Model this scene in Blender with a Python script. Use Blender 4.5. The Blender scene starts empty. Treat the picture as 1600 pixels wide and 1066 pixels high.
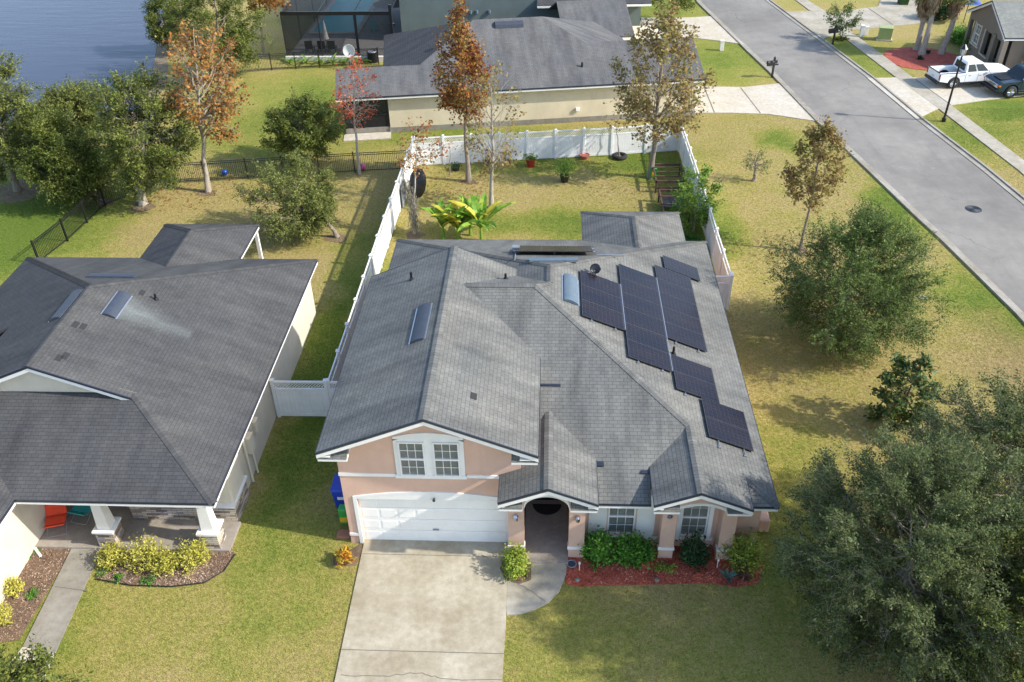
import bpy, math, random
import numpy as np
from mathutils import Vector, Matrix
random.seed(7); rng = np.random.default_rng(7)
S = bpy.context.scene
COL = S.collection

# ------------------------------------------------------------------ camera, sky, sun, exposure
PITCH, YAW, ROLL, FPX = math.radians(36.0667), math.radians(-2.9167), math.radians(-1.0706), 1376.1
CAM = Vector((0, 0, 22.6))
fw = Vector((math.sin(YAW)*math.cos(PITCH), math.cos(YAW)*math.cos(PITCH), -math.sin(PITCH)))
rt0 = Vector((math.cos(YAW), -math.sin(YAW), 0)); up0 = rt0.cross(fw)
rt = rt0*math.cos(ROLL) + up0*math.sin(ROLL); up = -rt0*math.sin(ROLL) + up0*math.cos(ROLL)
cd = bpy.data.cameras.new('camera'); cam = bpy.data.objects.new('camera', cd); COL.objects.link(cam)
cam.matrix_world = Matrix(((rt.x, up.x, -fw.x, CAM.x), (rt.y, up.y, -fw.y, CAM.y), (rt.z, up.z, -fw.z, CAM.z), (0, 0, 0, 1)))
cd.sensor_width = 36; cd.lens = FPX/1600*36; cd.clip_end = 2000
S.camera = cam
SUN_EL, SUN_AZ = math.radians(36), math.radians(-11)      # azimuth from +x, towards -y (in front of the house)
sd = Vector((math.cos(SUN_EL)*math.cos(SUN_AZ), math.cos(SUN_EL)*math.sin(SUN_AZ), math.sin(SUN_EL)))
w = bpy.data.worlds.new('World'); S.world = w; w.use_nodes = True
sky = w.node_tree.nodes.new('ShaderNodeTexSky'); sky.sky_type = 'NISHITA'; sky.sun_disc = False
sky.sun_elevation = SUN_EL; sky.sun_rotation = math.atan2(sd.x, sd.y)
bg = w.node_tree.nodes['Background']; bg.inputs[1].default_value = 0.15
w.node_tree.links.new(sky.outputs[0], bg.inputs[0])
sl = bpy.data.lights.new('sun', 'SUN'); sl.energy = 2.75; sl.angle = math.radians(1.0); sl.color = (1, .94, .83)
so = bpy.data.objects.new('sun', sl); COL.objects.link(so); so.rotation_euler = (-sd).to_track_quat('-Z', 'Y').to_euler()
S.view_settings.view_transform = 'Standard'; S.view_settings.look = 'None'; S.view_settings.exposure = 1.25; S.view_settings.gamma = 1

# ------------------------------------------------------------------ from a point of the photograph to the place it shows
def ray(px, py): return fw*FPX + rt*(px-800) + up*(533-py)
def G(px, py, z=0.0):
    d = ray(px, py); return CAM + d*((z-CAM.z)/d.z)
def Yp(px, py, Y):
    d = ray(px, py); return CAM + d*((Y-CAM.y)/d.y)
def g2(*pts, z=0.0): return [tuple(G(x, y, z)[:2]) for x, y in pts]

# ------------------------------------------------------------------ materials
MATS = {}
def nt(name):
    m = bpy.data.materials.new(name); m.use_nodes = True; t = m.node_tree
    return m, t, t.nodes['Principled BSDF']
def N(t, typ, **kw):
    n = t.nodes.new(typ)
    for k, v in kw.items():
        if hasattr(n, k): setattr(n, k, v)
        else: n.inputs[k.replace('_', ' ')].default_value = v
    return n
def ramp(t, stops, src):
    r = t.nodes.new('ShaderNodeValToRGB'); e = r.color_ramp.elements
    while len(e) < len(stops): e.new(0.5)
    for i, (p, c) in enumerate(stops):
        e[i].position = p; e[i].color = (*c, 1) if len(c) == 3 else c
    t.links.new(src, r.inputs[0]); return r.outputs[0]
def mixc(t, fac, a, b, mode='MIX'):
    n = t.nodes.new('ShaderNodeMix'); n.data_type = 'RGBA'; n.blend_type = mode
    for sock, v in ((0, fac), (6, a), (7, b)):
        if isinstance(v, (int, float)): n.inputs[sock].default_value = v
        elif isinstance(v, tuple): n.inputs[sock].default_value = (*v[:3], 1)
        else: t.links.new(v, n.inputs[sock])
    return n.outputs[2]
def mth(t, op, a, b=None, c=None, clamp=False):
    n = t.nodes.new('ShaderNodeMath'); n.operation = op; n.use_clamp = clamp
    for i, v in enumerate((a, b, c)):
        if v is None: continue
        if isinstance(v, (int, float)): n.inputs[i].default_value = v
        else: t.links.new(v, n.inputs[i])
    return n.outputs[0]
def coord(t, kind='Object', scale=None):
    tc = t.nodes.new('ShaderNodeTexCoord'); o = tc.outputs[kind]
    if scale:
        mp = t.nodes.new('ShaderNodeMapping'); mp.inputs['Scale'].default_value = scale; t.links.new(o, mp.inputs[0]); o = mp.outputs[0]
    return o
def wpos(t, scale=None):
    o = t.nodes.new('ShaderNodeNewGeometry').outputs['Position']
    if scale:
        mp = t.nodes.new('ShaderNodeMapping'); mp.inputs['Scale'].default_value = scale; t.links.new(o, mp.inputs[0]); o = mp.outputs[0]
    return o
def noise(t, vec, scale, detail=4, rough=.6, out='Fac'):
    n = t.nodes.new('ShaderNodeTexNoise'); n.inputs['Scale'].default_value = scale; n.inputs['Detail'].default_value = detail
    n.inputs['Roughness'].default_value = rough; t.links.new(vec, n.inputs['Vector']); return n.outputs[out]
def bump(t, b, h, strength=.4, dist=.02):
    n = t.nodes.new('ShaderNodeBump'); n.inputs['Strength'].default_value = strength; n.inputs['Distance'].default_value = dist
    t.links.new(h, n.inputs['Height']); t.links.new(n.outputs[0], b.inputs['Normal'])

def plain(name, col, rough=.6, var=.12, scale=6, metal=0, bmp=.15, spec=None):
    if name in MATS: return MATS[name]
    m, t, b = nt(name)
    v = wpos(t); n = noise(t, v, scale)
    lo = tuple(c*(1-var) for c in col); hi = tuple(min(1, c*(1+var)) for c in col)
    t.links.new(ramp(t, [(.3, lo), (.7, hi)], n), b.inputs['Base Color'])
    b.inputs['Roughness'].default_value = rough; b.inputs['Metallic'].default_value = metal
    if spec is not None: b.inputs['Specular IOR Level'].default_value = spec
    if bmp: bump(t, b, noise(t, v, scale*12, 3), bmp, .01)
    MATS[name] = m; return m
def stucco(name, col, dirt=.12):
    m, t, b = nt(name); v = wpos(t)
    n1 = noise(t, v, .9, 5); n2 = noise(t, wpos(t, (3, 3, .35)), 1.2, 4)
    c = mixc(t, ramp(t, [(.35, (0, 0, 0)), (.75, (1, 1, 1))], n1), tuple(x*(1-dirt) for x in col), tuple(min(1, x*(1+dirt*.5)) for x in col))
    c = mixc(t, mth(t, 'MULTIPLY', ramp(t, [(.5, (0, 0, 0)), (.8, (1, 1, 1))], n2), .25), c, tuple(x*.72 for x in col))
    t.links.new(c, b.inputs['Base Color']); b.inputs['Roughness'].default_value = .9
    bump(t, b, noise(t, v, 60, 3), .35, .01); MATS[name] = m; return m
def shingle(name, col, var=.22, streak=.3, warm=0.0):
    m, t, b = nt(name)
    uv = coord(t, 'UV'); br = t.nodes.new('ShaderNodeTexBrick'); t.links.new(uv, br.inputs['Vector'])
    br.inputs['Scale'].default_value = 1; br.inputs['Brick Width'].default_value = .25; br.inputs['Row Height'].default_value = .13
    br.inputs['Mortar Size'].default_value = .009; br.inputs['Mortar Smooth'].default_value = .35; br.inputs['Bias'].default_value = 0; br.offset = .5
    c1 = tuple(c*(1-var) for c in col); c2 = tuple(c*(1+var) for c in col)
    br.inputs['Color1'].default_value = (*c1, 1); br.inputs['Color2'].default_value = (*c2, 1); br.inputs['Mortar'].default_value = (*[c*.58 for c in col], 1)
    # granule mottling, weather streaks down the slope, broad fading
    g = noise(t, uv, 26, 3, .8); s1 = t.nodes.new('ShaderNodeMapping'); s1.inputs['Scale'].default_value = (1.1, .22, 1); t.links.new(uv, s1.inputs[0])
    st = noise(t, s1.outputs[0], 1.3, 5, .65); br2 = noise(t, wpos(t), .35, 4)
    c = mixc(t, 1.0, br.outputs['Color'], ramp(t, [(.25, (.76, .76, .76)), (.75, (1.22, 1.22, 1.2))], g), 'MULTIPLY')
    c = mixc(t, 1.0, c, ramp(t, [(.3, (1-streak, 1-streak, 1-streak*.95)), (.7, (1+streak*.6, 1+streak*.6, 1+streak*.55))], st), 'MULTIPLY')
    c = mixc(t, 1.0, c, ramp(t, [(.3, (.85, .87, .9)), (.7, (1.12, 1.1, 1.06))], br2), 'MULTIPLY')
    t.links.new(c, b.inputs['Base Color']); b.inputs['Roughness'].default_value = .95; b.inputs['Specular IOR Level'].default_value = .15
    # shingle courses step: each course rises towards its lower edge
    sep = t.nodes.new('ShaderNodeSeparateXYZ'); t.links.new(uv, sep.inputs[0])
    saw = mth(t, 'SUBTRACT', 1.0, mth(t, 'FRACT', mth(t, 'DIVIDE', sep.outputs[1], .13)))
    h = mth(t, 'ADD', mth(t, 'MULTIPLY', saw, .8), mth(t, 'MULTIPLY', g, .5))
    h = mth(t, 'SUBTRACT', h, mth(t, 'MULTIPLY', br.outputs['Fac'], .5))
    bump(t, b, h, .35, .012); MATS[name] = m; return m
def concrete(name, col, stain=.3, joints=None):
    m, t, b = nt(name); v = wpos(t)
    n1 = noise(t, v, .55, 6, .65); n2 = noise(t, v, 4.5, 6, .75); n3 = noise(t, v, 45, 3, .7)
    c = mixc(t, ramp(t, [(.35, (0, 0, 0)), (.65, (1, 1, 1))], n1), tuple(x*(1-stain)*k for x, k in zip(col, (1.03, .97, .86))), col)
    c = mixc(t, 1.0, c, ramp(t, [(.3, (.78, .77, .74)), (.65, (1.08, 1.08, 1.08))], n2), 'MULTIPLY')
    c = mixc(t, 1.0, c, ramp(t, [(.25, (.85, .85, .85)), (.75, (1.12, 1.12, 1.12))], n3), 'MULTIPLY')
    t.links.new(c, b.inputs['Base Color']); b.inputs['Roughness'].default_value = .9
    bump(t, b, n3, .3, .01); MATS[name] = m; return m
def leafmat(name, cols, trans=.42, rough=.55):
    m, t, b = nt(name); gi = t.nodes.new('ShaderNodeNewGeometry')
    n = len(cols); st = [((i+.5)/n if n > 1 else .5, c) for i, c in enumerate(cols)]
    big = noise(t, wpos(t), 1.1, 2); f = mth(t, 'ADD', mth(t, 'MULTIPLY', gi.outputs['Random Per Island'], .62), mth(t, 'MULTIPLY', mth(t, 'SUBTRACT', big, .3), .95), clamp=True)
    c = ramp(t, st, f)
    out = t.nodes['Material Output']; t.links.new(c, b.inputs['Base Color']); b.inputs['Roughness'].default_value = rough
    b.inputs['Specular IOR Level'].default_value = .15
    tr = t.nodes.new('ShaderNodeBsdfTranslucent'); t.links.new(c, tr.inputs[0]); mx = t.nodes.new('ShaderNodeMixShader'); mx.inputs[0].default_value = trans
    t.links.new(b.outputs[0], mx.inputs[1]); t.links.new(tr.outputs[0], mx.inputs[2]); t.links.new(mx.outputs[0], out.inputs[0])
    MATS[name] = m; return m
def bark(name, col):
    m, t, b = nt(name); n = noise(t, wpos(t, (6, 6, 1.2)), 3, 5, .7); 
    t.links.new(ramp(t, [(.3, tuple(c*.55 for c in col)), (.7, tuple(c*1.25 for c in col))], n), b.inputs['Base Color'])
    b.inputs['Roughness'].default_value = .95; bump(t, b, n, .6, .03); MATS[name] = m; return m
def glassmat(name, col=(.02, .03, .035), alpha=.35):
    m, t, b = nt(name); b.inputs['Base Color'].default_value = (*col, 1); b.inputs['Roughness'].default_value = .05
    out = t.nodes['Material Output']; tr = t.nodes.new('ShaderNodeBsdfTransparent'); mx = t.nodes.new('ShaderNodeMixShader'); mx.inputs[0].default_value = alpha
    t.links.new(b.outputs[0], mx.inputs[1]); t.links.new(tr.outputs[0], mx.inputs[2]); t.links.new(mx.outputs[0], out.inputs[0]); MATS[name] = m; return m

# ------------------------------------------------------------------ mesh builder
SPLIT = {'leg', 'trim', 'shutter', 'lanai_post', 'porch_column', 'stone_base', 'ledge_cap', 'electric_box', 'wall', 'roof', 'ridge_cap', 'dark_opening', 'flashing', 'bed_rail', 'windows', 'lantern', 'wall_vent', 'bumper', 'front_bumper', 'porch_inner_wall', 'fascia', 'handle', 'floor', 'bonnet', 'joint_strip', 'screen_frame', 'door_seams'}
class MB:
    """collects faces in the local frame of the thing; frame = (origin, u, n): coordinates given as (u, n, z)"""
    def __init__(s, frame=None): s.v = []; s.f = []; s.uv = []; s.fr = frame
    def P(s, p):
        if s.fr is None: return Vector(p)
        o, u, n = s.fr; return Vector(o) + Vector((u[0], u[1], 0))*p[0] + Vector((n[0], n[1], 0))*p[1] + Vector((0, 0, p[2]))
    def face(s, pts, uv=None):
        i = len(s.v); s.v += [s.P(p) for p in pts]; s.f.append(list(range(i, i+len(pts))))
        if uv is not None: s.uv.append((len(s.f)-1, uv))
    def box(s, x0, x1, y0, y1, z0, z1, taper=None):
        x0, x1 = min(x0, x1), max(x0, x1); y0, y1 = min(y0, y1), max(y0, y1); z0, z1 = min(z0, z1), max(z0, z1)
        b = [(x0, y0), (x1, y0), (x1, y1), (x0, y1)]; t = b
        if taper:
            cx, cy = (x0+x1)/2, (y0+y1)/2; t = [(cx+(x-cx)*taper, cy+(y-cy)*taper) for x, y in b]
        s.loft([[(x, y, z0) for x, y in b], [(x, y, z1) for x, y in t]])
    def loft(s, rings, cap=True, close=True):
        i = len(s.v); n = len(rings[0])
        for r in rings: s.v += [s.P(p) for p in r]
        for k in range(len(rings)-1):
            for j in range(n if close else n-1):
                a = i+k*n+j; b2 = i+k*n+(j+1) % n; s.f.append([a, b2, b2+n, a+n])
        if cap:
            s.f.append(list(range(i, i+n))[::-1]); s.f.append(list(range(i+(len(rings)-1)*n, i+len(rings)*n)))
    def prism(s, poly, z0, z1): s.loft([[(x, y, z0) for x, y in poly], [(x, y, z1) for x, y in poly]])
    def cyl(s, c, r, z0, z1, n=16, r2=None, rings=None):
        rs = rings or [(z0, r), (z1, r if r2 is None else r2)]
        s.loft([[(c[0]+q*math.cos(2*math.pi*k/n), c[1]+q*math.sin(2*math.pi*k/n), z) for k in range(n)] for z, q in rs])
    def tube(s, pts, r, n=6, r2=None, cap=True):
        pts = [Vector(p) for p in pts]; m = len(pts); rings = []; prev = None
        for k, p in enumerate(pts):
            d = (pts[min(k+1, m-1)] - pts[max(k-1, 0)]).normalized()
            a = prev if prev else (Vector((0, 0, 1)) if abs(d.z) < .9 else Vector((1, 0, 0)))
            x = d.cross(a).normalized(); y = d.cross(x).normalized(); prev = a
            q = r if r2 is None else r + (r2-r)*k/(m-1)
            rings.append([p + (x*math.cos(2*math.pi*j/n) + y*math.sin(2*math.pi*j/n))*q for j in range(n)])
        s.loft(rings, cap)
    def sphere(s, c, r, n=12, m=8, sz=1):
        rings = []
        for k in range(m+1):
            a = -math.pi/2 + math.pi*k/m; q = max(r*math.cos(a), r*.02)
            rings.append([(c[0]+q*math.cos(2*math.pi*j/n), c[1]+q*math.sin(2*math.pi*j/n), c[2]+r*sz*math.sin(a)) for j in range(n)])
        s.loft(rings)
    def torus(s, c, R, r, n=20, m=8, axis='z'):
        i = len(s.v)
        for k in range(n):
            a = 2*math.pi*k/n
            for j in range(m):
                b2 = 2*math.pi*j/m; q = R+r*math.cos(b2); h = r*math.sin(b2)
                p = {'z': (q*math.cos(a), q*math.sin(a), h), 'y': (q*math.cos(a), h, q*math.sin(a)), 'x': (h, q*math.cos(a), q*math.sin(a))}[axis]
                s.v.append(s.P((c[0]+p[0], c[1]+p[1], c[2]+p[2])))
        for k in range(n):
            for j in range(m):
                s.f.append([i+k*m+j, i+((k+1) % n)*m+j, i+((k+1) % n)*m+(j+1) % m, i+k*m+(j+1) % m])
    def slope(s, pts, thick=0.0, flipuv=False):
        """a roof plane: uv in metres, v up the slope; with thickness it hangs below"""
        P = [s.P(p) for p in pts]; nrm = Vector((0, 0, 0))
        for k in range(len(P)):
            a, b2 = P[k], P[(k+1) % len(P)]; nrm += a.cross(b2)
        nrm.normalize()
        if nrm.z < 0: P = P[::-1]; nrm = -nrm
        u = Vector((-nrm.y, nrm.x, 0)); u = u.normalized() if u.length > 1e-5 else Vector((1, 0, 0)); v = nrm.cross(u)
        i = len(s.v); s.v += P; s.f.append(list(range(i, i+len(P)))); s.uv.append((len(s.f)-1, [(p.dot(u), p.dot(v)) for p in P]))
        if thick:
            Q = [p - Vector((0, 0, thick)) for p in P]; n = len(P); i = len(s.v); s.v += P + Q
            s.f.append([i+n+k for k in range(n)][::-1])
            for k in range(n): s.f.append([i+k, i+n+k, i+n+(k+1) % n, i+(k+1) % n])
    def split(s):
        """separate pieces: faces joined through vertices or touching boxes"""
        par = list(range(len(s.v)))
        def find(a):
            while par[a] != a: par[a] = par[par[a]]; a = par[a]
            return a
        for f in s.f:
            for k in f[1:]: par[find(k)] = find(f[0])
        comp = {}
        for i, f in enumerate(s.f): comp.setdefault(find(f[0]), []).append(i)
        cl = []
        for fs in comp.values():
            vs = [s.v[k] for i in fs for k in s.f[i]]; lo = [min(v[c] for v in vs)-.015 for c in range(3)]; hi = [max(v[c] for v in vs)+.015 for c in range(3)]; cl.append([fs, lo, hi])
        done = False
        while not done:
            done = True
            for i in range(len(cl)):
                for j in range(i+1, len(cl)):
                    if all(cl[i][1][c] <= cl[j][2][c] and cl[j][1][c] <= cl[i][2][c] for c in range(3)):
                        cl[i] = [cl[i][0]+cl[j][0], [min(a, b) for a, b in zip(cl[i][1], cl[j][1])], [max(a, b) for a, b in zip(cl[i][2], cl[j][2])]]; cl.pop(j); done = False; break
                if not done: break
        uvd = dict(s.uv); out = []
        for fs, _, _ in cl:
            m = MB(); m.fr = None; ix = {}
            for i in sorted(fs):
                m.f.append([ix.setdefault(k, len(ix)) for k in s.f[i]])
                if i in uvd: m.uv.append((len(m.f)-1, uvd[i]))
            m.v = [None]*len(ix)
            for k, n in ix.items(): m.v[n] = s.v[k]
            out.append(m)
        return out
    def build(s, name, mat, parent=None, world=True, smooth=False, bevel=0, label=None):
        if parent is not None and name in SPLIT:
            ps = s.split()
            if len(ps) > 1: return [p.build1(name, mat, parent, world, smooth, bevel, label) for p in ps][0]
        return s.build1(name, mat, parent, world, smooth, bevel, label)
    def build1(s, name, mat, parent=None, world=True, smooth=False, bevel=0, label=None):
        me = bpy.data.meshes.new(name); vs = s.v
        if parent is not None and world:
            r = parent
            while r.parent: r = r.parent
            inv = (Matrix.Translation(r.location) @ r.rotation_euler.to_matrix().to_4x4()).inverted(); vs = [inv @ v for v in vs]
        org = None
        if parent is None and len(vs):
            xs = [v.x for v in vs]; ys = [v.y for v in vs]; zs = [v.z for v in vs]
            org = Vector(((min(xs)+max(xs))/2, (min(ys)+max(ys))/2, min(zs))); vs = [v-org for v in vs]
        me.from_pydata([tuple(v) for v in vs], [], s.f)
        if s.uv:
            ul = me.uv_layers.new(name='UVMap')
            for fi, uv in s.uv:
                for k, li in enumerate(me.polygons[fi].loop_indices): ul.data[li].uv = uv[k]
        me.materials.append(mat if not isinstance(mat, str) else MATS[mat])
        if smooth: me.polygons.foreach_set('use_smooth', [True]*len(me.polygons))
        me.update()
        o = bpy.data.objects.new(name, me); COL.objects.link(o)
        if parent is not None: o.parent = parent
        if org: o.location = org
        if bevel:
            b = o.modifiers.new('bevel', 'BEVEL'); b.width = bevel; b.segments = 2; b.limit_method = 'ANGLE'
        if label: o['label'] = label
        return o
def thing(name, label, cat, loc=(0, 0, 0), rotz=0.0, group=None):
    o = bpy.data.objects.new(name, None); COL.objects.link(o); o.empty_display_size = .3
    o.location = loc; o.rotation_euler = (0, 0, rotz); o['label'] = label; o['category'] = cat
    if group: o['group'] = group
    return o
def tag(o, label, cat, group=None, kind=None):
    if label: o['label'] = label
    if cat: o['category'] = cat
    if group: o['group'] = group
    if kind: o['kind'] = kind
    return o
def structure(o): o['kind'] = 'structure'; return o
def fr(o, ang):                 # frame at o with u at angle ang, n 90 degrees to the right of u (outwards for a facade seen from -y)
    return (Vector(o), (math.cos(ang), math.sin(ang)), (math.sin(ang), -math.cos(ang)))
def sheet(poly, z, name, mat, parent=None, grid=None):
    mb = MB(); mb.face([(x, y, z) for x, y in poly]); o = mb.build(name, mat, parent); return o
def slab(poly, z0, z1, name, mat, parent=None):
    mb = MB(); mb.prism(poly, z0, z1); return mb.build(name, mat, parent)
def ccw(p):
    a = sum(p[i][0]*p[(i+1) % len(p)][1]-p[(i+1) % len(p)][0]*p[i][1] for i in range(len(p))); return p if a > 0 else p[::-1]

# ------------------------------------------------------------------ shared materials
M_ = .4167
shingle('shingle_main', (.158, .158, .150), .08, .36); shingle('shingle_side', (.074, .074, .077), .09, .26); shingle('shingle_rear', (.128, .128, .130), .07, .34); shingle('shingle_left', (.084, .084, .085), .08, .3)  # shingle_side: dark shingle, also puts shade into the colour of left-facing slopes
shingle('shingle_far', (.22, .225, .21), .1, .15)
stucco('stucco_pink', (.63, .415, .315)); stucco('stucco_cream', (.62, .565, .455)); stucco('stucco_beige', (.62, .535, .38)); stucco('stucco_teal', (.115, .15, .15))
stucco('stucco_brown', (.20, .165, .13)); stucco('stucco_white', (.70, .68, .63), .06)
plain('trim_white', (.76, .75, .72), .55, .04, 3, bmp=.05); plain('vinyl', (.77, .77, .755), .35, .09, 1.3, bmp=.03)
plain('garage_door', (.84, .825, .78), .45, .04, 2, bmp=.05); plain('drip_edge', (.02, .025, .04), .5); plain('black_metal', (.012, .012, .014), .4)
plain('dark_metal', (.03, .03, .035), .35, metal=.6); plain('zinc', (.42, .43, .45), .35, .1, metal=.7); plain('grey_metal', (.25, .27, .3), .4, .15, 4, metal=.3)
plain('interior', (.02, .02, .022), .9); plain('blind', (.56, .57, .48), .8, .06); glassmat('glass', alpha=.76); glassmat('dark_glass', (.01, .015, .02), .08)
plain('chrome', (.6, .6, .62), .15, .05, metal=1, bmp=0); plain('rubber', (.018, .018, .018), .85); plain('shutter', (.64, .64, .60), .6, .04, 3)
concrete('concrete_drive', (.46, .415, .32), .34); concrete('concrete_walk', (.42, .39, .325), .3); concrete('concrete_pale', (.53, .49, .42), .16); concrete('concrete_grey', (.29, .275, .24), .35)
concrete('concrete_porch', (.33, .30, .27), .2); concrete('curb_concrete', (.37, .345, .30), .35)
bark('bark_grey', (.25, .21, .165)); bark('bark_pale', (.37, .33, .27)); bark('bark_dark', (.13, .10, .075)); bark('bark_palm', (.36, .31, .26))
# ------------------------------------------------------------------ the ground, water, road, pavements
def grassmat(name='grass_ground', blades=False):
    m, t, b = nt(name); p = wpos(t)
    wob = t.nodes.new('ShaderNodeVectorMath'); wob.operation = 'MULTIPLY_ADD'
    nz = t.nodes.new('ShaderNodeTexNoise'); nz.inputs['Scale'].default_value = .35; nz.inputs['Detail'].default_value = 4; t.links.new(p, nz.inputs['Vector'])
    t.links.new(nz.outputs['Color'], wob.inputs[0]); wob.inputs[1].default_value = (5, 5, 0); t.links.new(p, wob.inputs[2]); wp = wob.outputs[0]
    def blob(lst):
        acc = None
        for (px, py, rx, ry, amt) in lst:
            c = G(px, py)
            d = t.nodes.new('ShaderNodeVectorMath'); d.operation = 'SUBTRACT'; t.links.new(wp, d.inputs[0]); d.inputs[1].default_value = (c.x+2.5, c.y+2.5, 0)
            e = t.nodes.new('ShaderNodeVectorMath'); e.operation = 'MULTIPLY'; t.links.new(d.outputs[0], e.inputs[0]); e.inputs[1].default_value = (1/rx, 1/ry, 0)
            l = t.nodes.new('ShaderNodeVectorMath'); l.operation = 'LENGTH'; t.links.new(e.outputs[0], l.inputs[0])
            v = mth(t, 'MULTIPLY', mth(t, 'SUBTRACT', 1.25, l.outputs['Value'], clamp=True), amt)
            acc = v if acc is None else mth(t, 'MAXIMUM', acc, v)
        return acc
    green = blob([(20, 360, 6, 8, 1.3), (505, 600, 1.6, 14, .95), (480, 860, 2.2, 4, .5), (470, 160, 8, 10, .6), (420, 210, 7, 6, .5), (1160, 90, 7, 7, .75), (1010, 15, 9, 8, .7),
                  (1400, 330, 1.6, 4, .9), (1520, 210, 5, 4, .7), (1580, 170, 4, 3, .9), (1230, 220, 2.5, 2, .8), (870, 235, 9, 3.5, .75), (1000, 250, 5, 2.5, .9), (1080, 350, 2.2, 5, 1.0),
                  (860, 355, 7, 2.0, .7), (1330, 90, 4, 9, .6), (640, 205, 12, 2.0, .7), (1580, 480, 3, 5, .8), (900, 1040, 7, 3, .35), (1220, 800, 3, 6, .45), (250, 960, 5, 4, .25), (60, 1000, 3, 3, .6)])
    n1 = noise(t, p, .22, 5, .6); n2 = noise(t, p, 1.7, 4, .7); n3 = noise(t, p, 9, 3, .7); n4 = noise(t, p, 38, 2, .6)
    f = mth(t, 'ADD', green, mth(t, 'MULTIPLY', mth(t, 'SUBTRACT', n2, .5), .85)); f = mth(t, 'ADD', f, mth(t, 'MULTIPLY', mth(t, 'SUBTRACT', n1, .46), 1.2))
    f = mth(t, 'ADD', f, mth(t, 'MULTIPLY', mth(t, 'SUBTRACT', n3, .5), .9)); f = mth(t, 'ADD', f, mth(t, 'MULTIPLY', mth(t, 'SUBTRACT', n4, .5), .8))
    if blades:
        gi = t.nodes.new('ShaderNodeNewGeometry'); oi = t.nodes.new('ShaderNodeObjectInfo')
        f = mth(t, 'ADD', f, mth(t, 'MULTIPLY', mth(t, 'SUBTRACT', gi.outputs['Random Per Island'], .5), .9))
        f = mth(t, 'ADD', f, -.04)
    c = ramp(t, [(.0, (.345, .275, .12)), (.25, (.30, .262, .082)), (.5, (.24, .24, .058)), (.78, (.17, .205, .04)), (1, (.115, .165, .028))], mth(t, 'ADD', f, .05, clamp=True))
    # bare brown patches
    br = mth(t, 'ADD', blob([(1585, 560, 2.2, 3, .9), (1330, 545, 1.4, .8, .5), (200, 370, 2, 1, .5), (1090, 235, 3, 2, .35), (1000, 360, 1, 1, .3)]), mth(t, 'MULTIPLY', mth(t, 'SUBTRACT', noise(t, p, .9, 4), .62), 2.2, clamp=True))
    c = mixc(t, mth(t, 'MULTIPLY', br, .6, clamp=True), c, (.26, .185, .105))
    if not blades:
        c = mixc(t, 1.0, c, ramp(t, [(.36, (.62, .63, .6)), (.6, (1.2, 1.19, 1.16))], noise(t, p, 24, 3, .75)), 'MULTIPLY'); c = mixc(t, 1.0, c, ramp(t, [(.36, (.72, .75, .7)), (.58, (1.15, 1.13, 1.12))], noise(t, p, 7, 3, .7)), 'MULTIPLY')
        h = noise(t, p, 22, 4, .8); bump(t, b, h, .7, .04)
    t.links.new(c, b.inputs['Base Color']); b.inputs['Roughness'].default_value = .95; b.inputs['Specular IOR Level'].default_value = .1
    if blades:
        c = mixc(t, 1.0, c, (1.3, 1.28, 1.25), 'MULTIPLY'); t.links.new(c, b.inputs['Base Color'])
        out = t.nodes['Material Output']; tr = t.nodes.new('ShaderNodeBsdfTranslucent'); t.links.new(c, tr.inputs[0]); mx = t.nodes.new('ShaderNodeMixShader'); mx.inputs[0].default_value = .3
        t.links.new(b.outputs[0], mx.inputs[1]); t.links.new(tr.outputs[0], mx.inputs[2]); t.links.new(mx.outputs[0], out.inputs[0])
    MATS[name] = m; return m
grassmat(); grassmat('grass_blades', True)
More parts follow.
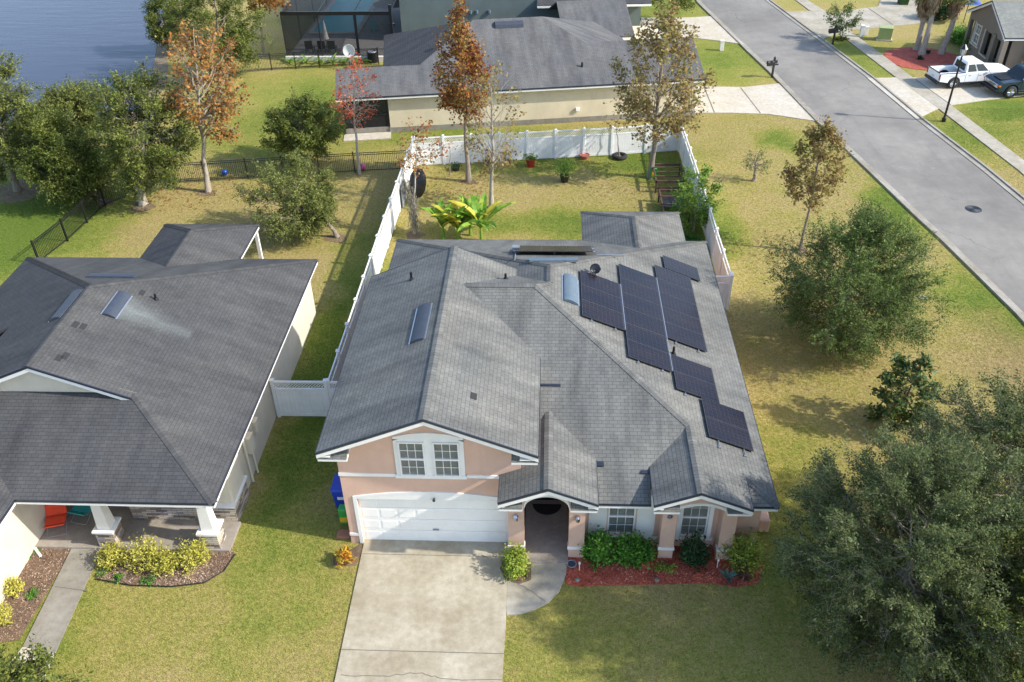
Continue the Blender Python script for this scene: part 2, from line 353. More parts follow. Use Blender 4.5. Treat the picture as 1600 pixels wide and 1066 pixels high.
def asphaltmat():
    m, t, b = nt('asphalt'); p = wpos(t)
    n1 = noise(t, p, .12, 5, .6); n2 = noise(t, p, .9, 5, .7); n3 = noise(t, p, 60, 2, .7)
    c = mixc(t, ramp(t, [(.38, (0, 0, 0)), (.62, (1, 1, 1))], n1), (.165, .154, .138), (.24, .224, .20))
    c = mixc(t, 1.0, c, ramp(t, [(.35, (.88, .88, .88)), (.7, (1.1, 1.1, 1.09))], n2), 'MULTIPLY')
    c = mixc(t, 1.0, c, ramp(t, [(.2, (.75, .75, .75)), (.8, (1.25, 1.25, 1.25))], n3), 'MULTIPLY')
    # pale worn spots
    c = mixc(t, mth(t, 'MULTIPLY', ramp(t, [(.68, (0, 0, 0)), (.76, (1, 1, 1))], noise(t, p, .75, 3, .5)), .3), c, (.4, .39, .37))
    # hairline cracks and darker tyre tracks worn by traffic
    ds = t.nodes.new('ShaderNodeVectorMath'); ds.operation = 'MULTIPLY_ADD'; nz = t.nodes.new('ShaderNodeTexNoise'); nz.inputs['Scale'].default_value = 1.2; nz.inputs['Detail'].default_value = 6; t.links.new(p, nz.inputs['Vector'])
    t.links.new(nz.outputs['Color'], ds.inputs[0]); ds.inputs[1].default_value = (1.2, 1.2, 0); t.links.new(p, ds.inputs[2])
    vo = t.nodes.new('ShaderNodeTexVoronoi'); vo.feature = 'DISTANCE_TO_EDGE'; vo.inputs['Scale'].default_value = .22; t.links.new(ds.outputs[0], vo.inputs['Vector'])
    ck = mth(t, 'MULTIPLY', mth(t, 'SUBTRACT', 1.0, mth(t, 'MULTIPLY', vo.outputs['Distance'], 110.0), clamp=True), ramp(t, [(.45, (0, 0, 0)), (.6, (1, 1, 1))], noise(t, p, .3, 2)))
    c = mixc(t, mth(t, 'MULTIPLY', ck, .55), c, (.06, .055, .05))
    st_ = ramp(t, [(.55, (0, 0, 0)), (.72, (1, 1, 1))], noise(t, wpos(t, (1.6, .12, 1)), .8, 3)); c = mixc(t, mth(t, 'MULTIPLY', st_, .28), c, (.12, .115, .105))
    t.links.new(c, b.inputs['Base Color']); b.inputs['Roughness'].default_value = .9; bump(t, b, n3, .3, .01); MATS['asphalt'] = m
asphaltmat()
def watermat(name, col, rough=.06, sc=1.2, strength=.35):
    m, t, b = nt(name); b.inputs['Base Color'].default_value = (*col, 1); b.inputs['Roughness'].default_value = rough
    n = noise(t, wpos(t, (.35, 1.6, 1)), sc, 4, .6); bump(t, b, n, strength, .12); MATS[name] = m
watermat('lake_water', (.045, .052, .085), .2, .6, .22); MATS['lake_water'].node_tree.nodes['Principled BSDF'].inputs['Specular IOR Level'].default_value = .09; watermat('pool_water', (.02, .42, .46), .35, 2, .12); MATS['pool_water'].node_tree.nodes['Principled BSDF'].inputs['Specular IOR Level'].default_value = .15
def mulchmat(name, cols):
    m, t, b = nt(name); p = wpos(t); n = noise(t, p, 22, 4, .8); n2 = noise(t, p, 2.3, 3)
    f = mth(t, 'ADD', mth(t, 'MULTIPLY', n, .8), mth(t, 'MULTIPLY', mth(t, 'SUBTRACT', n2, .4), .6))
    t.links.new(ramp(t, [(.25+i*.5/(len(cols)-1), c) for i, c in enumerate(cols)], f), b.inputs['Base Color']); b.inputs['Roughness'].default_value = .95
    bump(t, b, n, .9, .06); MATS[name] = m
mulchmat('mulch_red', [(.16, .04, .028), (.52, .11, .06), (.66, .23, .15)]); mulchmat('mulch_brown', [(.07, .045, .03), (.2, .13, .085), (.3, .21, .14)])
mulchmat('mulch_bright', [(.2, .04, .03), (.42, .09, .06), (.5, .17, .11)]); mulchmat('bank', [(.12, .10, .06), (.25, .19, .12), (.32, .25, .17)])
mulchmat('soil', [(.10, .075, .045), (.2, .14, .085), (.27, .2, .12)])
for nme, cols in {'chip_red': [(.2, .05, .03), (.56, .12, .07), (.7, .28, .19)], 'chip_brown': [(.14, .09, .06), (.3, .2, .14), (.46, .35, .26)]}.items(): leafmat(nme, cols, 0, .9)

g = MB(); g.face([(-600, -300, 0), (600, -300, 0), (600, 900, 0), (-600, 900, 0)]); gnd = structure(g.build('ground', 'grass_ground'))

lake = g2((262, -60), (262, 4), (251, 45), (244, 78), (237, 122), (215, 172), (150, 196), (0, 222), (-260, 262), (-700, 200), (-900, 20), (-500, -160), (180, -160))
bank = g2((300, -60), (285, 4), (268, 45), (262, 80), (262, 128), (225, 184), (150, 203), (0, 230), (-260, 272), (-760, 210), (-1000, 20), (-540, -200), (260, -200))
structure(sheet(bank, .006, 'lake_bank', 'bank')); structure(sheet(lake, .014, 'lake_water', 'lake_water'))

# road: left and right edges down the street
RL = [(12.6, 140)] + g2((1097, 5), (1177, 82), (1210, 113), (1246, 150), (1282, 187), (1318, 221), (1356, 257), (1396, 295), (1440, 337), (1486, 379), (1600, 490), (1720, 620))
RR = [(18.3, 140)] + g2((1197, 2), (1282, 66), (1355, 122), (1432, 187), (1530, 263), (1600, 321), (1760, 460), (1900, 590))
for _l in (RL, RR):
    _a, _b = Vector(_l[-2]), Vector(_l[-1]); _l.append(tuple(_b+(_b-_a).normalized()*60))
structure(sheet(RL + RR[::-1], .004, 'road', 'asphalt'))
def offset(line, d):
    out = []
    for i, p in enumerate(line):
        a = Vector(line[max(i-1, 0)]); b = Vector(line[min(i+1, len(line)-1)]); t = (b-a).normalized(); out.append((p[0]-t.y*d, p[1]+t.x*d))
    return out
def strip(name, line, d0, d1, z0, z1, mat):
    A, B = offset(line, d0), offset(line, d1); mb = MB()
    for i in range(len(line)-1): mb.prism(ccw([A[i], A[i+1], B[i+1], B[i]]), z0, z1)
    return structure(mb.build(name, mat))
# rolled kerbs: flat gutter pan and raised back
strip('kerb_gutter', RL, 0, -.3, 0, .035, 'curb_concrete'); strip('kerb', RL, -.3, -.44, 0, .10, 'curb_concrete')
strip('kerb_gutter', RR, 0, .34, 0, .035, 'curb_concrete'); strip('kerb', RR, .34, .48, 0, .10, 'curb_concrete')
CONC = []
def pave(name, poly, mat, z=.045, pts=None):
    CONC.append(poly); return structure(slab(ccw(poly), -.02, z, name, mat))
def joint(name_, segs, w=.025, z=.049):
    mb = MB()
    for a, b2 in segs:
        a, b2 = Vector(a), Vector(b2); d = (b2-a).normalized(); n = Vector((-d.y, d.x))*w/2
        mb.face([(*(a-n), z), (*(b2-n), z), (*(b2+n), z), (*(a+n), z)])
    return structure(mb.build(name_, 'joint'))
plain('joint', (.13, .12, .10), .9); plain('moss_edge', (.06, .055, .03), .95)
# driveway and front walk of the pink house
dw = [(-6.04, 19.68), (-1.22, 19.68), (-1.18, 17.3), (-1.2, 14.5), (-1.25, 9), (-1.25, -4), (-6.1, -4), (-6.0, 9), (-5.98, 14.5), (-6.02, 17.3)]
pave('driveway', dw, 'concrete_drive')
wk = [(-.62, 19.0)] + g2((887, 873), (884, 900), (874, 925), (856, 943), (835, 954), (812, 961), (792, 962)) + [(-1.19, 17.2), (-1.19, 18.2), (-.62, 18.3)]
pave('front_walk', wk, 'concrete_walk', .05)
def crack(name, px, w=.02, z=.05):
    p = g2(*px); segs = []
    for a, b2 in zip(p[:-1], p[1:]):
        q = [a]; n = 6
        for i in range(1, n): q.append((a[0]+(b2[0]-a[0])*i/n+random.uniform(-.03, .03), a[1]+(b2[1]-a[1])*i/n+random.uniform(-.04, .04)))
        q.append(b2); segs += list(zip(q[:-1], q[1:]))
    return joint(name, segs, w, z)
crack('driveway_crack', [(533, 1056), (600, 1058), (660, 1053), (690, 1062), (785, 1064)]); crack('walk_crack', [(795, 908), (830, 925), (852, 942)], .015, .055)
joint('driveway_joints', [((-6.0, 15.4), (-1.2, 15.4)), ((-5.95, 11.2), (-1.22, 11.2)), ((-6.1, 19.0), (-1.2, 19.0))], .022)
# neighbour's walk
nw = g2((115, 853), (162, 853), (86, 1023), (36, 1012)); nw2 = g2((36, 1012), (86, 1023), (52, 1100), (-20, 1085))
pave('neighbour_walk', nw + [], 'concrete_grey'); pave('neighbour_drive', nw2, 'concrete_pale', .047)
jp = g2((86, 918), (137, 925)); joint('walk_joint', [(jp[0], jp[1])], .03)
# drives of the beige house and the one behind it, on the left of the street
def on(poly): return g2(*poly)
pave('rear_drive', on([(1220, 131), (1275, 190), (1200, 179), (1140, 177), (1090, 177), (985, 183), (985, 150), (1060, 136), (1100, 136), (1162, 137)]), 'concrete_pale')
pave('far_drive', on([(1113, 26), (1162, 70), (1120, 64), (1085, 60), (1040, 57), (992, 58), (975, 40), (982, 27), (1040, 29), (1080, 28)]), 'concrete_pale')
joint('rear_drive_joints', [tuple(on([(1157, 138), (1188, 178)])), tuple(on([(1100, 137), (1116, 177)]))], .08); joint('far_drive_joints', [tuple(on([(998, 28), (1018, 58)]))], .08)
# right side of the street: pavement and two drives
pave('pavement', on([(1242, 0), (1260, 0), (1300, 25), (1325, 47), (1430, 125), (1485, 165), (1600, 252), (1760, 375), (1740, 395), (1590, 266), (1467, 171), (1400, 122), (1322, 62), (1266, 18)]), 'concrete_walk', .052)
pave('street_drive', on([(1355, 123), (1400, 122), (1444, 122), (1530, 118), (1640, 105), (1660, 142), (1600, 150), (1540, 157), (1485, 165), (1462, 172), (1432, 187)]), 'concrete_pale')
pave('street_drive_far', on([(1227, 19), (1266, 18), (1300, 23), (1340, 15), (1372, 11), (1380, -10), (1445, -10), (1437, 37), (1390, 42), (1330, 48), (1300, 56), (1285, 61)]), 'concrete_walk')
joint('street_drive_joints', [tuple(on([(1430, 125), (1485, 165)])), tuple(on([(1357, 14), (1395, 40)]))], .08, .057)
# manhole cover, patches
mh = MB(); c = G(1521, 327); mh.cyl((c.x, c.y), .42, .004, .014, 28); o = mh.build('manhole_cover', 'dark_metal')
tag(o, 'round dark iron manhole cover in the grey asphalt street', 'manhole cover'); 
plain('cover_rib', (.1, .1, .1), .6)
mr = MB()
for k in range(5): mr.torus((c.x, c.y, .016), .08+.07*k, .008, 24, 4)
mr.build('raised_ring', 'cover_rib', o)
# garden beds
BEDS = []
def bed(name, px, mat, z=.02, world=None):
    poly = world or g2(*px); BEDS.append(poly); return structure(slab(ccw(poly), -.02, z, name, mat))
RBED = g2((884, 878), (884, 913), (905, 917), (960, 915), (1050, 913), (1110, 912), (1150, 918), (1185, 912), (1192, 885), (1180, 850)) + [(6.8, 19.75), (4.2, 20.0), (1.2, 19.8)]
bed('red_mulch_bed', None, 'mulch_red', .03, RBED)
NBED = g2((162, 862), (150, 905), (205, 915), (270, 917), (320, 911), (350, 893), (366, 868), (362, 856)) + g2((345, 856), (300, 856), (200, 858))
bed('brown_mulch_bed', None, 'mulch_brown', .03, NBED)
LBED = g2((52, 853), (112, 853), (100, 880), (60, 950), (30, 1000), (-30, 1010), (-20, 930), (20, 900))
bed('brown_bed_strip', None, 'mulch_brown', .025, LBED)
GB = g2((532, 870), (566, 849), (565, 862), (556, 884), (520, 884), (522, 868)); bed('corner_bed', None, 'mulch_brown', .03, GB)
SB = g2((788, 873), (830, 876), (830, 908), (812, 914), (790, 908), (781, 890)); bed('entry_bed', None, 'mulch_brown', .06, SB)
pc = G(1442, 92); PB = [(pc.x+2.9*math.cos(a/24*6.283)*(1+.05*math.sin(a*2.2)), pc.y+2.7*math.sin(a/24*6.283)) for a in range(24)]; bed('palm_bed', None, 'mulch_bright', .03, PB)
tb = []
for px, py, r in ((325, 302, .55), (222, 323, .7), (160, 316, .6), (30, 298, 1.6), (525, 372, .6), (1303, 540, .8), (648, 368, .5), (732, 284, .45), (1250, 393, .4)):
    c = G(px, py); p_ = [(c.x+r*math.cos(a)*(1+.2*math.sin(3*a+px)), c.y+r*.85*math.sin(a)*(1+.2*math.cos(2*a+py))) for a in [k*math.pi/9 for k in range(18)]]; bed('bare_soil', None, 'soil', .008, p_)
def inpoly(x, y, poly):
    r = np.zeros(x.shape, bool); n = len(poly); j = n-1
    for i in range(n):
        xi, yi = poly[i]; xj, yj = poly[j]; c_ = ((yi > y) != (yj > y)) & (x < (xj-xi)*(y-yi)/((yj-yi) or 1e-9)+xi); r ^= c_; j = i
    return r
# edging round the neighbour's bed
ed = MB(); ep = [(x, y, .05) for x, y in g2((150, 906), (205, 916), (270, 918), (320, 912), (350, 894), (368, 867))]; ed.tube(ep, .02, 6); tag(ed.build('bed_edging', 'black_metal'), 'low black edging curving round the mulch bed of yellow shrubs', 'garden edging')
def chips(name, poly, n, mat, label, size=.05):
    xs = [p[0] for p in poly]; ys = [p[1] for p in poly]; X = rng.uniform(min(xs), max(xs), n*3); Y = rng.uniform(min(ys), max(ys), n*3)
    k = inpoly(X, Y, poly); X, Y = X[k][:n], Y[k][:n]; n = len(X)
    quads(name, np.stack([X, Y, rng.uniform(.03, .05, n)], 1), rng.normal(0, .35, (n, 3)) + np.array([0, 0, 1]), rng.uniform(.5, 1.4, n)*size, .35, mat, None, label, 'stuff')
def quads(name, P, Nn, size, aspect, mat, parent, label=None, kind=None, long=None, org=None):
    """many small leaf-shaped quads: P centres, Nn normals, long = direction of the long axis"""
    n = len(P); Nn = Nn/np.linalg.norm(Nn, axis=1)[:, None]
    L = rng.normal(0, 1, (n, 3)) if long is None else long
    L = L - (L*Nn).sum(1)[:, None]*Nn; L /= (np.linalg.norm(L, axis=1)[:, None]+1e-9); W = np.cross(Nn, L)
    s = np.asarray(size).reshape(-1, 1)*np.ones((n, 1))
    V = np.empty((n, 4, 3)); V[:, 0] = P-L*s*.5; V[:, 1] = P+W*s*aspect*.5 + Nn*s*.06; V[:, 2] = P+L*s*.5; V[:, 3] = P-W*s*aspect*.5 + Nn*s*.06
    if org is None: org = P.mean(0) if parent is None else np.zeros(3)
    V = (V - org).reshape(-1, 3)
    me = bpy.data.meshes.new(name); me.vertices.add(n*4); me.vertices.foreach_set('co', V.astype(np.float32).ravel())
    me.loops.add(n*4); me.loops.foreach_set('vertex_index', np.arange(n*4, dtype=np.int32)); me.polygons.add(n)
    me.polygons.foreach_set('loop_start', np.arange(0, n*4, 4, dtype=np.int32)); me.update(); me.validate()
    me.materials.append(MATS[mat]); o = bpy.data.objects.new(name, me); COL.objects.link(o)
    if parent is not None: o.parent = parent; 
    else: o.location = tuple(org)
    if label: o['label'] = label
    if kind: o['kind'] = kind
    return o
tag(chips('red_mulch', RBED, 5200, 'chip_red', 'loose red wood chips in the bed under the front windows', .07), None, 'mulch') if False else None
chips('red_mulch', RBED, 5200, 'chip_red', 'loose red wood chips in the bed under the front windows', .08)
chips('bark_mulch', NBED, 3600, 'chip_brown', 'loose brown bark chips round the yellow shrubs', .08)
chips('bark_mulch', LBED, 1800, 'chip_brown', 'loose brown bark chips along the neighbour entry wall', .08)
# ------------------------------------------------------------------ building helpers
def window(parent, F, u0, u1, z0, z1, cols=3, rows=2, trim=None, fw_=.05, name='window', blind=True, frame='trim_white', sash=True):
    """F frame on the wall plane, n outward. window > glass, muntins, blind"""
    o = MB(F); d0, d1 = -.06, .05
    o.box(u0, u1, d0, d1, z0, z0+fw_); o.box(u0, u1, d0, d1, z1-fw_, z1); o.box(u0, u0+fw_, d0, d1, z0+fw_, z1-fw_); o.box(u1-fw_, u1, d0, d1, z0+fw_, z1-fw_)
    zm = (z0+z1)/2
    if sash: o.box(u0+fw_, u1-fw_, d0, d1-.005, zm-.03, zm+.03)
    w_ = o.build(name, frame, parent)
    g_ = MB(F); g_.box(u0+fw_, u1-fw_, -.012, .0, z0+fw_, z1-fw_); g_.build('glass', 'glass', w_)
    m = MB(F)
    for k in range(1, cols):
        x = u0+fw_+(u1-u0-2*fw_)*k/cols; m.box(x-.009, x+.009, .002, .014, z0+fw_, z1-fw_)
    for half in (0, 1) if sash else (0,):
        a, b2 = (z0+fw_, zm-.03) if half == 0 else (zm+.03, z1-fw_)
        if not sash: a, b2 = z0+fw_, z1-fw_
        for k in range(1, rows):
            z = a+(b2-a)*k/rows; m.box(u0+fw_, u1-fw_, .003, .015, z-.009, z+.009)
    if cols > 1 or rows > 1: m.build('muntins', frame, w_)
    if blind:
        b3 = MB(F); n = int((z1-z0)/.055)
        for k in range(n): z = z0+fw_+k*.055; b3.box(u0+fw_, u1-fw_, -.055-.012, -.05, z, z+.046)
        b3.build('blind', 'blind', w_)
    return w_
def wallgrid(mb, u0, u1, z0, z1, holes, depth=.2, n=0.0):
    """facade rectangle in a frame with rectangular holes and their reveals; outer face at n"""
    us = sorted({u0, u1, *[h[0] for h in holes], *[h[1] for h in holes]}); zs = sorted({z0, z1, *[h[2] for h in holes], *[h[3] for h in holes]})
    for i in range(len(us)-1):
        for j in range(len(zs)-1):
            cu, cz = (us[i]+us[i+1])/2, (zs[j]+zs[j+1])/2
            if any(h[0] < cu < h[1] and h[2] < cz < h[3] for h in holes): continue
            mb.face([(us[i], n, zs[j]), (us[i+1], n, zs[j]), (us[i+1], n, zs[j+1]), (us[i], n, zs[j+1])])
    for a, b2, c, d in holes:
        e = n-depth
        mb.face([(a, n, c), (a, n, d), (a, e, d), (a, e, c)]); mb.face([(b2, n, d), (b2, n, c), (b2, e, c), (b2, e, d)])
        mb.face([(a, n, d), (b2, n, d), (b2, e, d), (a, e, d)]); mb.face([(b2, n, c), (a, n, c), (a, e, c), (b2, e, c)])
def profwall(mb, us, zlo, zhi, n0, n1):
    """wall between the curves zlo(u) and zhi(u), from n0 (out) to n1 (in)"""
    for a, b2 in zip(us[:-1], us[1:]):
        mb.loft([[(a, n0, zlo(a)), (b2, n0, zlo(b2)), (b2, n1, zlo(b2)), (a, n1, zlo(a))], [(a, n0, zhi(a)), (b2, n0, zhi(b2)), (b2, n1, zhi(b2)), (a, n1, zhi(a))]])
def arcband(mb, u0, u1, zs, rise, h0, h1, n0, n1, k=14):
    """trim band following a segmental arch: bottom zs+h0.., top zs+h1"""
    f = lambda u: zs + rise*(1-((u-(u0+u1)/2)/((u1-u0)/2))**2)
    us = [u0+(u1-u0)*i/k for i in range(k+1)]; profwall(mb, us, lambda u: f(u)+h0, lambda u: f(u)+h1, n0, n1)
def eave(parent, a, b2, z, wall_off, mat='trim_white', drip='drip_edge', h=.17):
    """fascia board below the roof edge from a to b2 and a soffit to the wall, wall_off metres inwards (left of a->b2)"""
    a, b2 = Vector(a), Vector(b2); d = (b2-a).normalized(); n = Vector((-d.y, d.x)); L = (b2-a).length
    F = (Vector((a.x, a.y, 0)), (d.x, d.y), (n.x, n.y))
    m = MB(F); m.box(0, L, .012, .04, z-.03-h, z-.03); m.box(0, L, .04, wall_off, z-.03-h, z-.01-h); m.build('fascia', mat, parent)
    q = MB(F); q.box(0, L, -.012, .01, z-.045, z+.004); q.build('drip_edge', drip, parent)
def rake(parent, pts, dy, mat='trim_white', h=.2, t=.035, n=(0, -1)):
    """board under a sloping gable edge; pts run along the edge; dy its width back to the wall"""
    m = MB(); q = MB()
    for a, b2 in zip(pts[:-1], pts[1:]):
        a, b2 = Vector(a), Vector(b2); nn = Vector((n[0], n[1], 0))
        def bar(mm, o0, o1, z0, z1):
            r = [[p+nn*o0+Vector((0, 0, z0)), p+nn*o1+Vector((0, 0, z0)), p+nn*o1+Vector((0, 0, z1)), p+nn*o0+Vector((0, 0, z1))] for p in (a, b2)]; mm.loft(r)
        bar(m, -.012, -t-.012, -.04-h, -.055); bar(m, -t-.013, -dy, -.04-.10, -.065); bar(q, .018, -.02, -.055, .006)
    m.build('rake_board', mat, parent); q.build('drip_edge', 'drip_edge', parent)
def ridgecap(mb, a, b2, w=.14, lift=.014):
    a, b2 = Vector(a), Vector(b2); d = (b2-a); L = d.length; d.normalize(); s = d.cross(Vector((0, 0, 1))).normalized(); k = max(1, int(L/.14))
    for i in range(k):
        p, q = a+d*(L*i/k), a+d*(L*(i+1)/k); up_ = Vector((0, 0, lift)); ov = Vector((0, 0, .012))
        for sg in (-1, 1):
            dn = Vector((0, 0, -w*.30))
            f = [p+up_, q+up_+ov, q+up_+ov+s*sg*w+dn, p+up_+s*sg*w+dn]; 
            mb.face(f if sg > 0 else f[::-1], [(.03+i*.25, .02), (.2+i*.25, .02), (.2+i*.25, .115), (.03+i*.25, .115)])

# ------------------------------------------------------------------ the pink house
H = thing('house', 'pink stucco two storey house with grey roof, white garage door and arched entry', 'house', (0, 27, 0))
E0 = 2.7; XR = 7.05
zR = lambda x, y=0: E0+M_*(XR-x); zL = lambda x, y=0: E0+M_*(x+6.95); zF = lambda x, y: E0+M_*(y-18.9); zB = lambda x, y: E0+M_*(35.1-y)
zBp = lambda x, y: zK-M_*(y-26.4); zK = E0+M_*7.5
zUR = lambda x, y=0: 6.05-M_*(x+3.55); zUL = lambda x, y=0: 6.05+M_*(x+3.55)
zPR = lambda x, y=0: 3.9-M_*(x-.05); zPL = lambda x, y=0: 3.9+M_*(x-.05)
P = lambda f, *pts: [(x, y, f(x, y)) for x, y in pts]
def hfR(zk): return XR-(zk-E0)/M_
xK = XR-7.5
zgp = zR(4.55); zGL = lambda x, y=0: zgp-M_*(4.55-x); yh = 18.9+(zgp-E0)/M_; y62 = 18.9+(zR(6.15)-E0)/M_; y32 = 18.9+(zGL(3.2)-E0)/M_
xA = (XR-6.95)/2; zA = zR(xA); yA = 35.1-(zA-E0)/M_; yA1 = 26.4+(zK-zA)/M_
sL = (zK+M_*26.4-E0-M_*6.95)/M_              # L meets B' on x + y = sL
xq = (sL-29.41)/2; yq = xq+29.41
r1 = MB(); r1.slope(P(zR, (xK, 26.4), (4.55, yh), (4.55, 18.4), (6.15, 18.4), (6.15, y62), (XR, 18.9), (XR, 35.1), (xA, yA), (xA, yA1)), .1)
r1.slope(P(zUR, (-3.55, 18.85), (-.25, 18.85), (-.25, 23.64), (-3.01, 26.4), (xq, yq), (xq, 28.7), (-3.55, 28.7)), .1)
r1.slope(P(zPR, (.05, 18.3), (1.55, 18.3), (1.55, 20.28), (.05, 21.78)), .1)
r1.slope(P(zBp, (-3.01, 26.4), (xK, 26.4), (xA, yA1), (xq, yq)), .06)
ROOF = r1.build('roof', 'shingle_main', H, label='sunlit grey shingle slopes facing right')
r2 = MB(); r2.slope(P(zUL, (-3.55, 18.85), (-3.55, 28.7), (-6.85, 28.7), (-6.85, 18.85)), .1)
r2.slope(P(zL, (-6.95, 35.1), (xA, yA), (xA, yA1), (xq, yq), (xq, 28.42), (-6.95, 28.42)), .1)
r2.slope(P(zPL, (.05, 18.3), (.05, 21.78), (-.8, 20.93), (-.8, 19.52), (-1.45, 19.52), (-1.45, 18.3)), .1)
r2.slope(P(zGL, (4.55, 18.4), (4.55, yh), (3.2, y32), (3.2, 18.4)), .1)
# lanai
zLL = lambda x, y=0: E0+M_*(x-1.5)+.002; zLRr = lambda x, y=0: E0+M_*(6.15-x)+.002; zLB = lambda x, y: E0+M_*(37.9-y)+.002; lx = 3.825; lz = zLL(lx); ly = 37.9-(lz-E0)/M_; lv = 35.1-(lz-E0)/M_
r2.slope(P(zLL, (1.5, 37.9), (1.5, 35.1), (lx, lv), (lx, ly)), .1)
r2.build('roof', 'shingle_main', H, label='shaded grey shingle slopes facing left')
r3 = MB(); r3.slope(P(zF, (xK, 26.4), (4.55, yh), (3.2, y32), (3.2, 18.9), (1.55, 18.9), (1.55, 20.28), (.05, 21.78), (-.8, 20.93), (-.8, 24.19), (-3.01, 26.4)), .1)
r3.slope(P(zF, (6.15, 18.9), (XR, 18.9), (6.15, y62)), .1)
r3.slope(P(zB, (-6.95, 35.1), (xA, yA), (XR, 35.1)), .1)
r3.slope(P(zLRr, (6.15, 37.9), (6.15, 35.1), (lx, lv), (lx, ly)), .1); r3.slope(P(zLB, (1.5, 37.9), (lx, ly), (6.15, 37.9)), .1)
r3.build('roof', 'shingle_main', H, label='grey shingle slopes facing front and back')
rc = MB()
for a, b2 in (((-3.55, 18.85, 6.05), (-3.55, 28.7, 6.05)), ((XR, 18.9, E0), (6.15, y62, zR(6.15))), ((4.55, 18.4, zgp), (4.55, yh, zgp)), ((4.55, yh, zgp), (xK, 26.4, zK)), ((-3.01, 26.4, zK), (xK, 26.4, zK)),
              ((XR, 35.1, E0), (xA, yA, zA)), ((xA, yA, zA), (xA, yA1, zA)), ((xA, yA1, zA), (xK, 26.4, zK)), ((-6.95, 35.1, E0), (xA, yA, zA)), ((.05, 18.3, 3.9), (.05, 21.78, 3.9)),
              ((1.5, 37.9, E0), (lx, ly, lz)), ((6.15, 37.9, E0), (lx, ly, lz)), ((lx, ly, lz), (lx, lv, lz))):
    rc = MB(); ridgecap(rc, a, b2); rc.build1('ridge_cap', 'shingle_main', H)
# eaves and rakes
eave(H, (1.55, 18.9), (3.2, 18.9), E0, .7); eave(H, (6.15, 18.9), (XR, 18.9), E0, .7); eave(H, (XR, 18.9), (XR, 35.1), E0, .3); eave(H, (XR, 35.1), (6.15, 35.1), E0, .4)
eave(H, (1.5, 35.1), (-6.95, 35.1), E0, .4); eave(H, (-6.95, 35.1), (-6.95, 28.5), E0, .5); eave(H, (6.15, 35.1), (6.15, 37.9), E0, .3); eave(H, (6.15, 37.9), (1.5, 37.9), E0, .3); eave(H, (1.5, 37.9), (1.5, 35.1), E0, .3)
eave(H, (-6.85, 28.7), (-6.85, 18.87), zUL(-6.85), .4); eave(H, (-.25, 18.87), (-.25, 23.6), zUR(-.25), .55)
eave(H, (-1.45, 19.5), (-1.45, 18.32), zPL(-1.45), .2); eave(H, (1.55, 18.32), (1.55, 20.2), zPR(1.55), .3); eave(H, (3.2, y32), (3.2, 18.42), zGL(3.2), .3); eave(H, (6.15, 18.42), (6.15, y62), zR(6.15), .3)
rake(H, [(-6.85, 18.85, zUL(-6.85)), (-3.55, 18.85, 6.05), (-.25, 18.85, zUR(-.25))], .63)
rake(H, [(-1.45, 18.3, zPL(-1.45)), (.05, 18.3, 3.9), (1.55, 18.3, zPR(1.55))], .7)
rake(H, [(3.2, 18.4, zGL(3.2)), (4.55, 18.4, zgp), (6.15, 18.4, zR(6.15))], .6)
rake(H, [(-6.85, 28.7, zUL(-6.85)), (-3.55, 28.7, 6.05), (-.25, 28.7, zUR(-.25))], .25, n=(0, 1))
# little shingled returns at the foot of each gable
def ret(x0, x1, y0, y1, z, rise=.28):
    m = MB(); inner = x1; a = [(x0, y0, z), (x1, y0, z), (x1, y1, z+rise), (x0, y1, z+rise*.3)]
    m.slope([(x0, y0, z), (x1, y0, z), (x1, y1, z+rise)], 0); m.slope([(x0, y0, z), (x1, y1, z+rise), (x0, y1, z+rise)], 0)
    m.build('eave_return', 'shingle_main', H); q = MB(); q.box(x0+.01*(1 if x1 > x0 else -1), x1, y0+.01, y1, z-.09, z-.005); q.build('eave_return_box', 'trim_white', H)
zu = zUL(-6.85)-.27
ret(-6.84, -5.95, 18.86, 19.48, zu); ret(-.26, -1.05, 18.86, 19.48, zu)
zp = zPL(-1.45)-.27; ret(-1.44, -.72, 18.31, 19.03, zp); ret(1.54, .72, 18.31, 19.03, zp); zg = zGL(3.2)-.27; ret(3.21, 4.0, 18.41, 19.08, zg); ret(6.14, 5.4, 18.41, 19.08, zg-.03)
# walls: garage facade with gable
FG = fr((-6.46, 19.5, 0), 0)   # u from the left corner, n outward = -y
wl = MB(FG); top = lambda u: (6.05-M_*abs(u-6.46+3.55))-.15
Wd = 5.66
wallgrid(wl, 0, Wd, 0, 4.45, [(.42, 5.24, 0, 2.12)], .16)
profwall(wl, [0+Wd*i/8 for i in range(9)] , lambda u: 4.45, top, 0, -.2)
GW = wl.build('wall', 'stucco_pink', H)
wb = MB(); wb.face([(-6.46, 19.5, 0), (-6.46, 28.45, 0), (-6.46, 28.45, 4.7), (-6.46, 19.5, 4.7)]); wb.face([(-.8, 19.5, 0), (-.8, 28.45, 0), (-.8, 28.45, 4.75), (-.8, 19.5, 4.75)])
wb.face([(-6.46, 28.45, 2.6), (-.8, 28.45, 2.6), (-.8, 28.45, 4.75), (-3.55, 28.45, 5.9), (-6.46, 28.45, 4.68)])
wb.face([(-6.46, 28.45, 0), (-6.46, 34.8, 0), (-6.46, 34.8, 2.6), (-6.46, 28.45, 2.6)]); wb.face([(-6.46, 34.8, 0), (6.8, 34.8, 0), (6.8, 34.8, 2.6), (-6.46, 34.8, 2.6)])
wb.face([(6.8, 19.62, 0), (6.8, 34.8, 0), (6.8, 34.8, 2.6), (6.8, 19.62, 2.6)]); wb.build('wall', 'stucco_pink', H)
lw_ = MB(); [lw_.box(x, x+.35, 37.2, 37.55, 0, 2.55) for x in (1.75, 5.55)]; lw_.box(5.55, 5.9, 34.8, 37.2, 0, 2.55); lw_.build('lanai_post', 'stucco_pink', H)
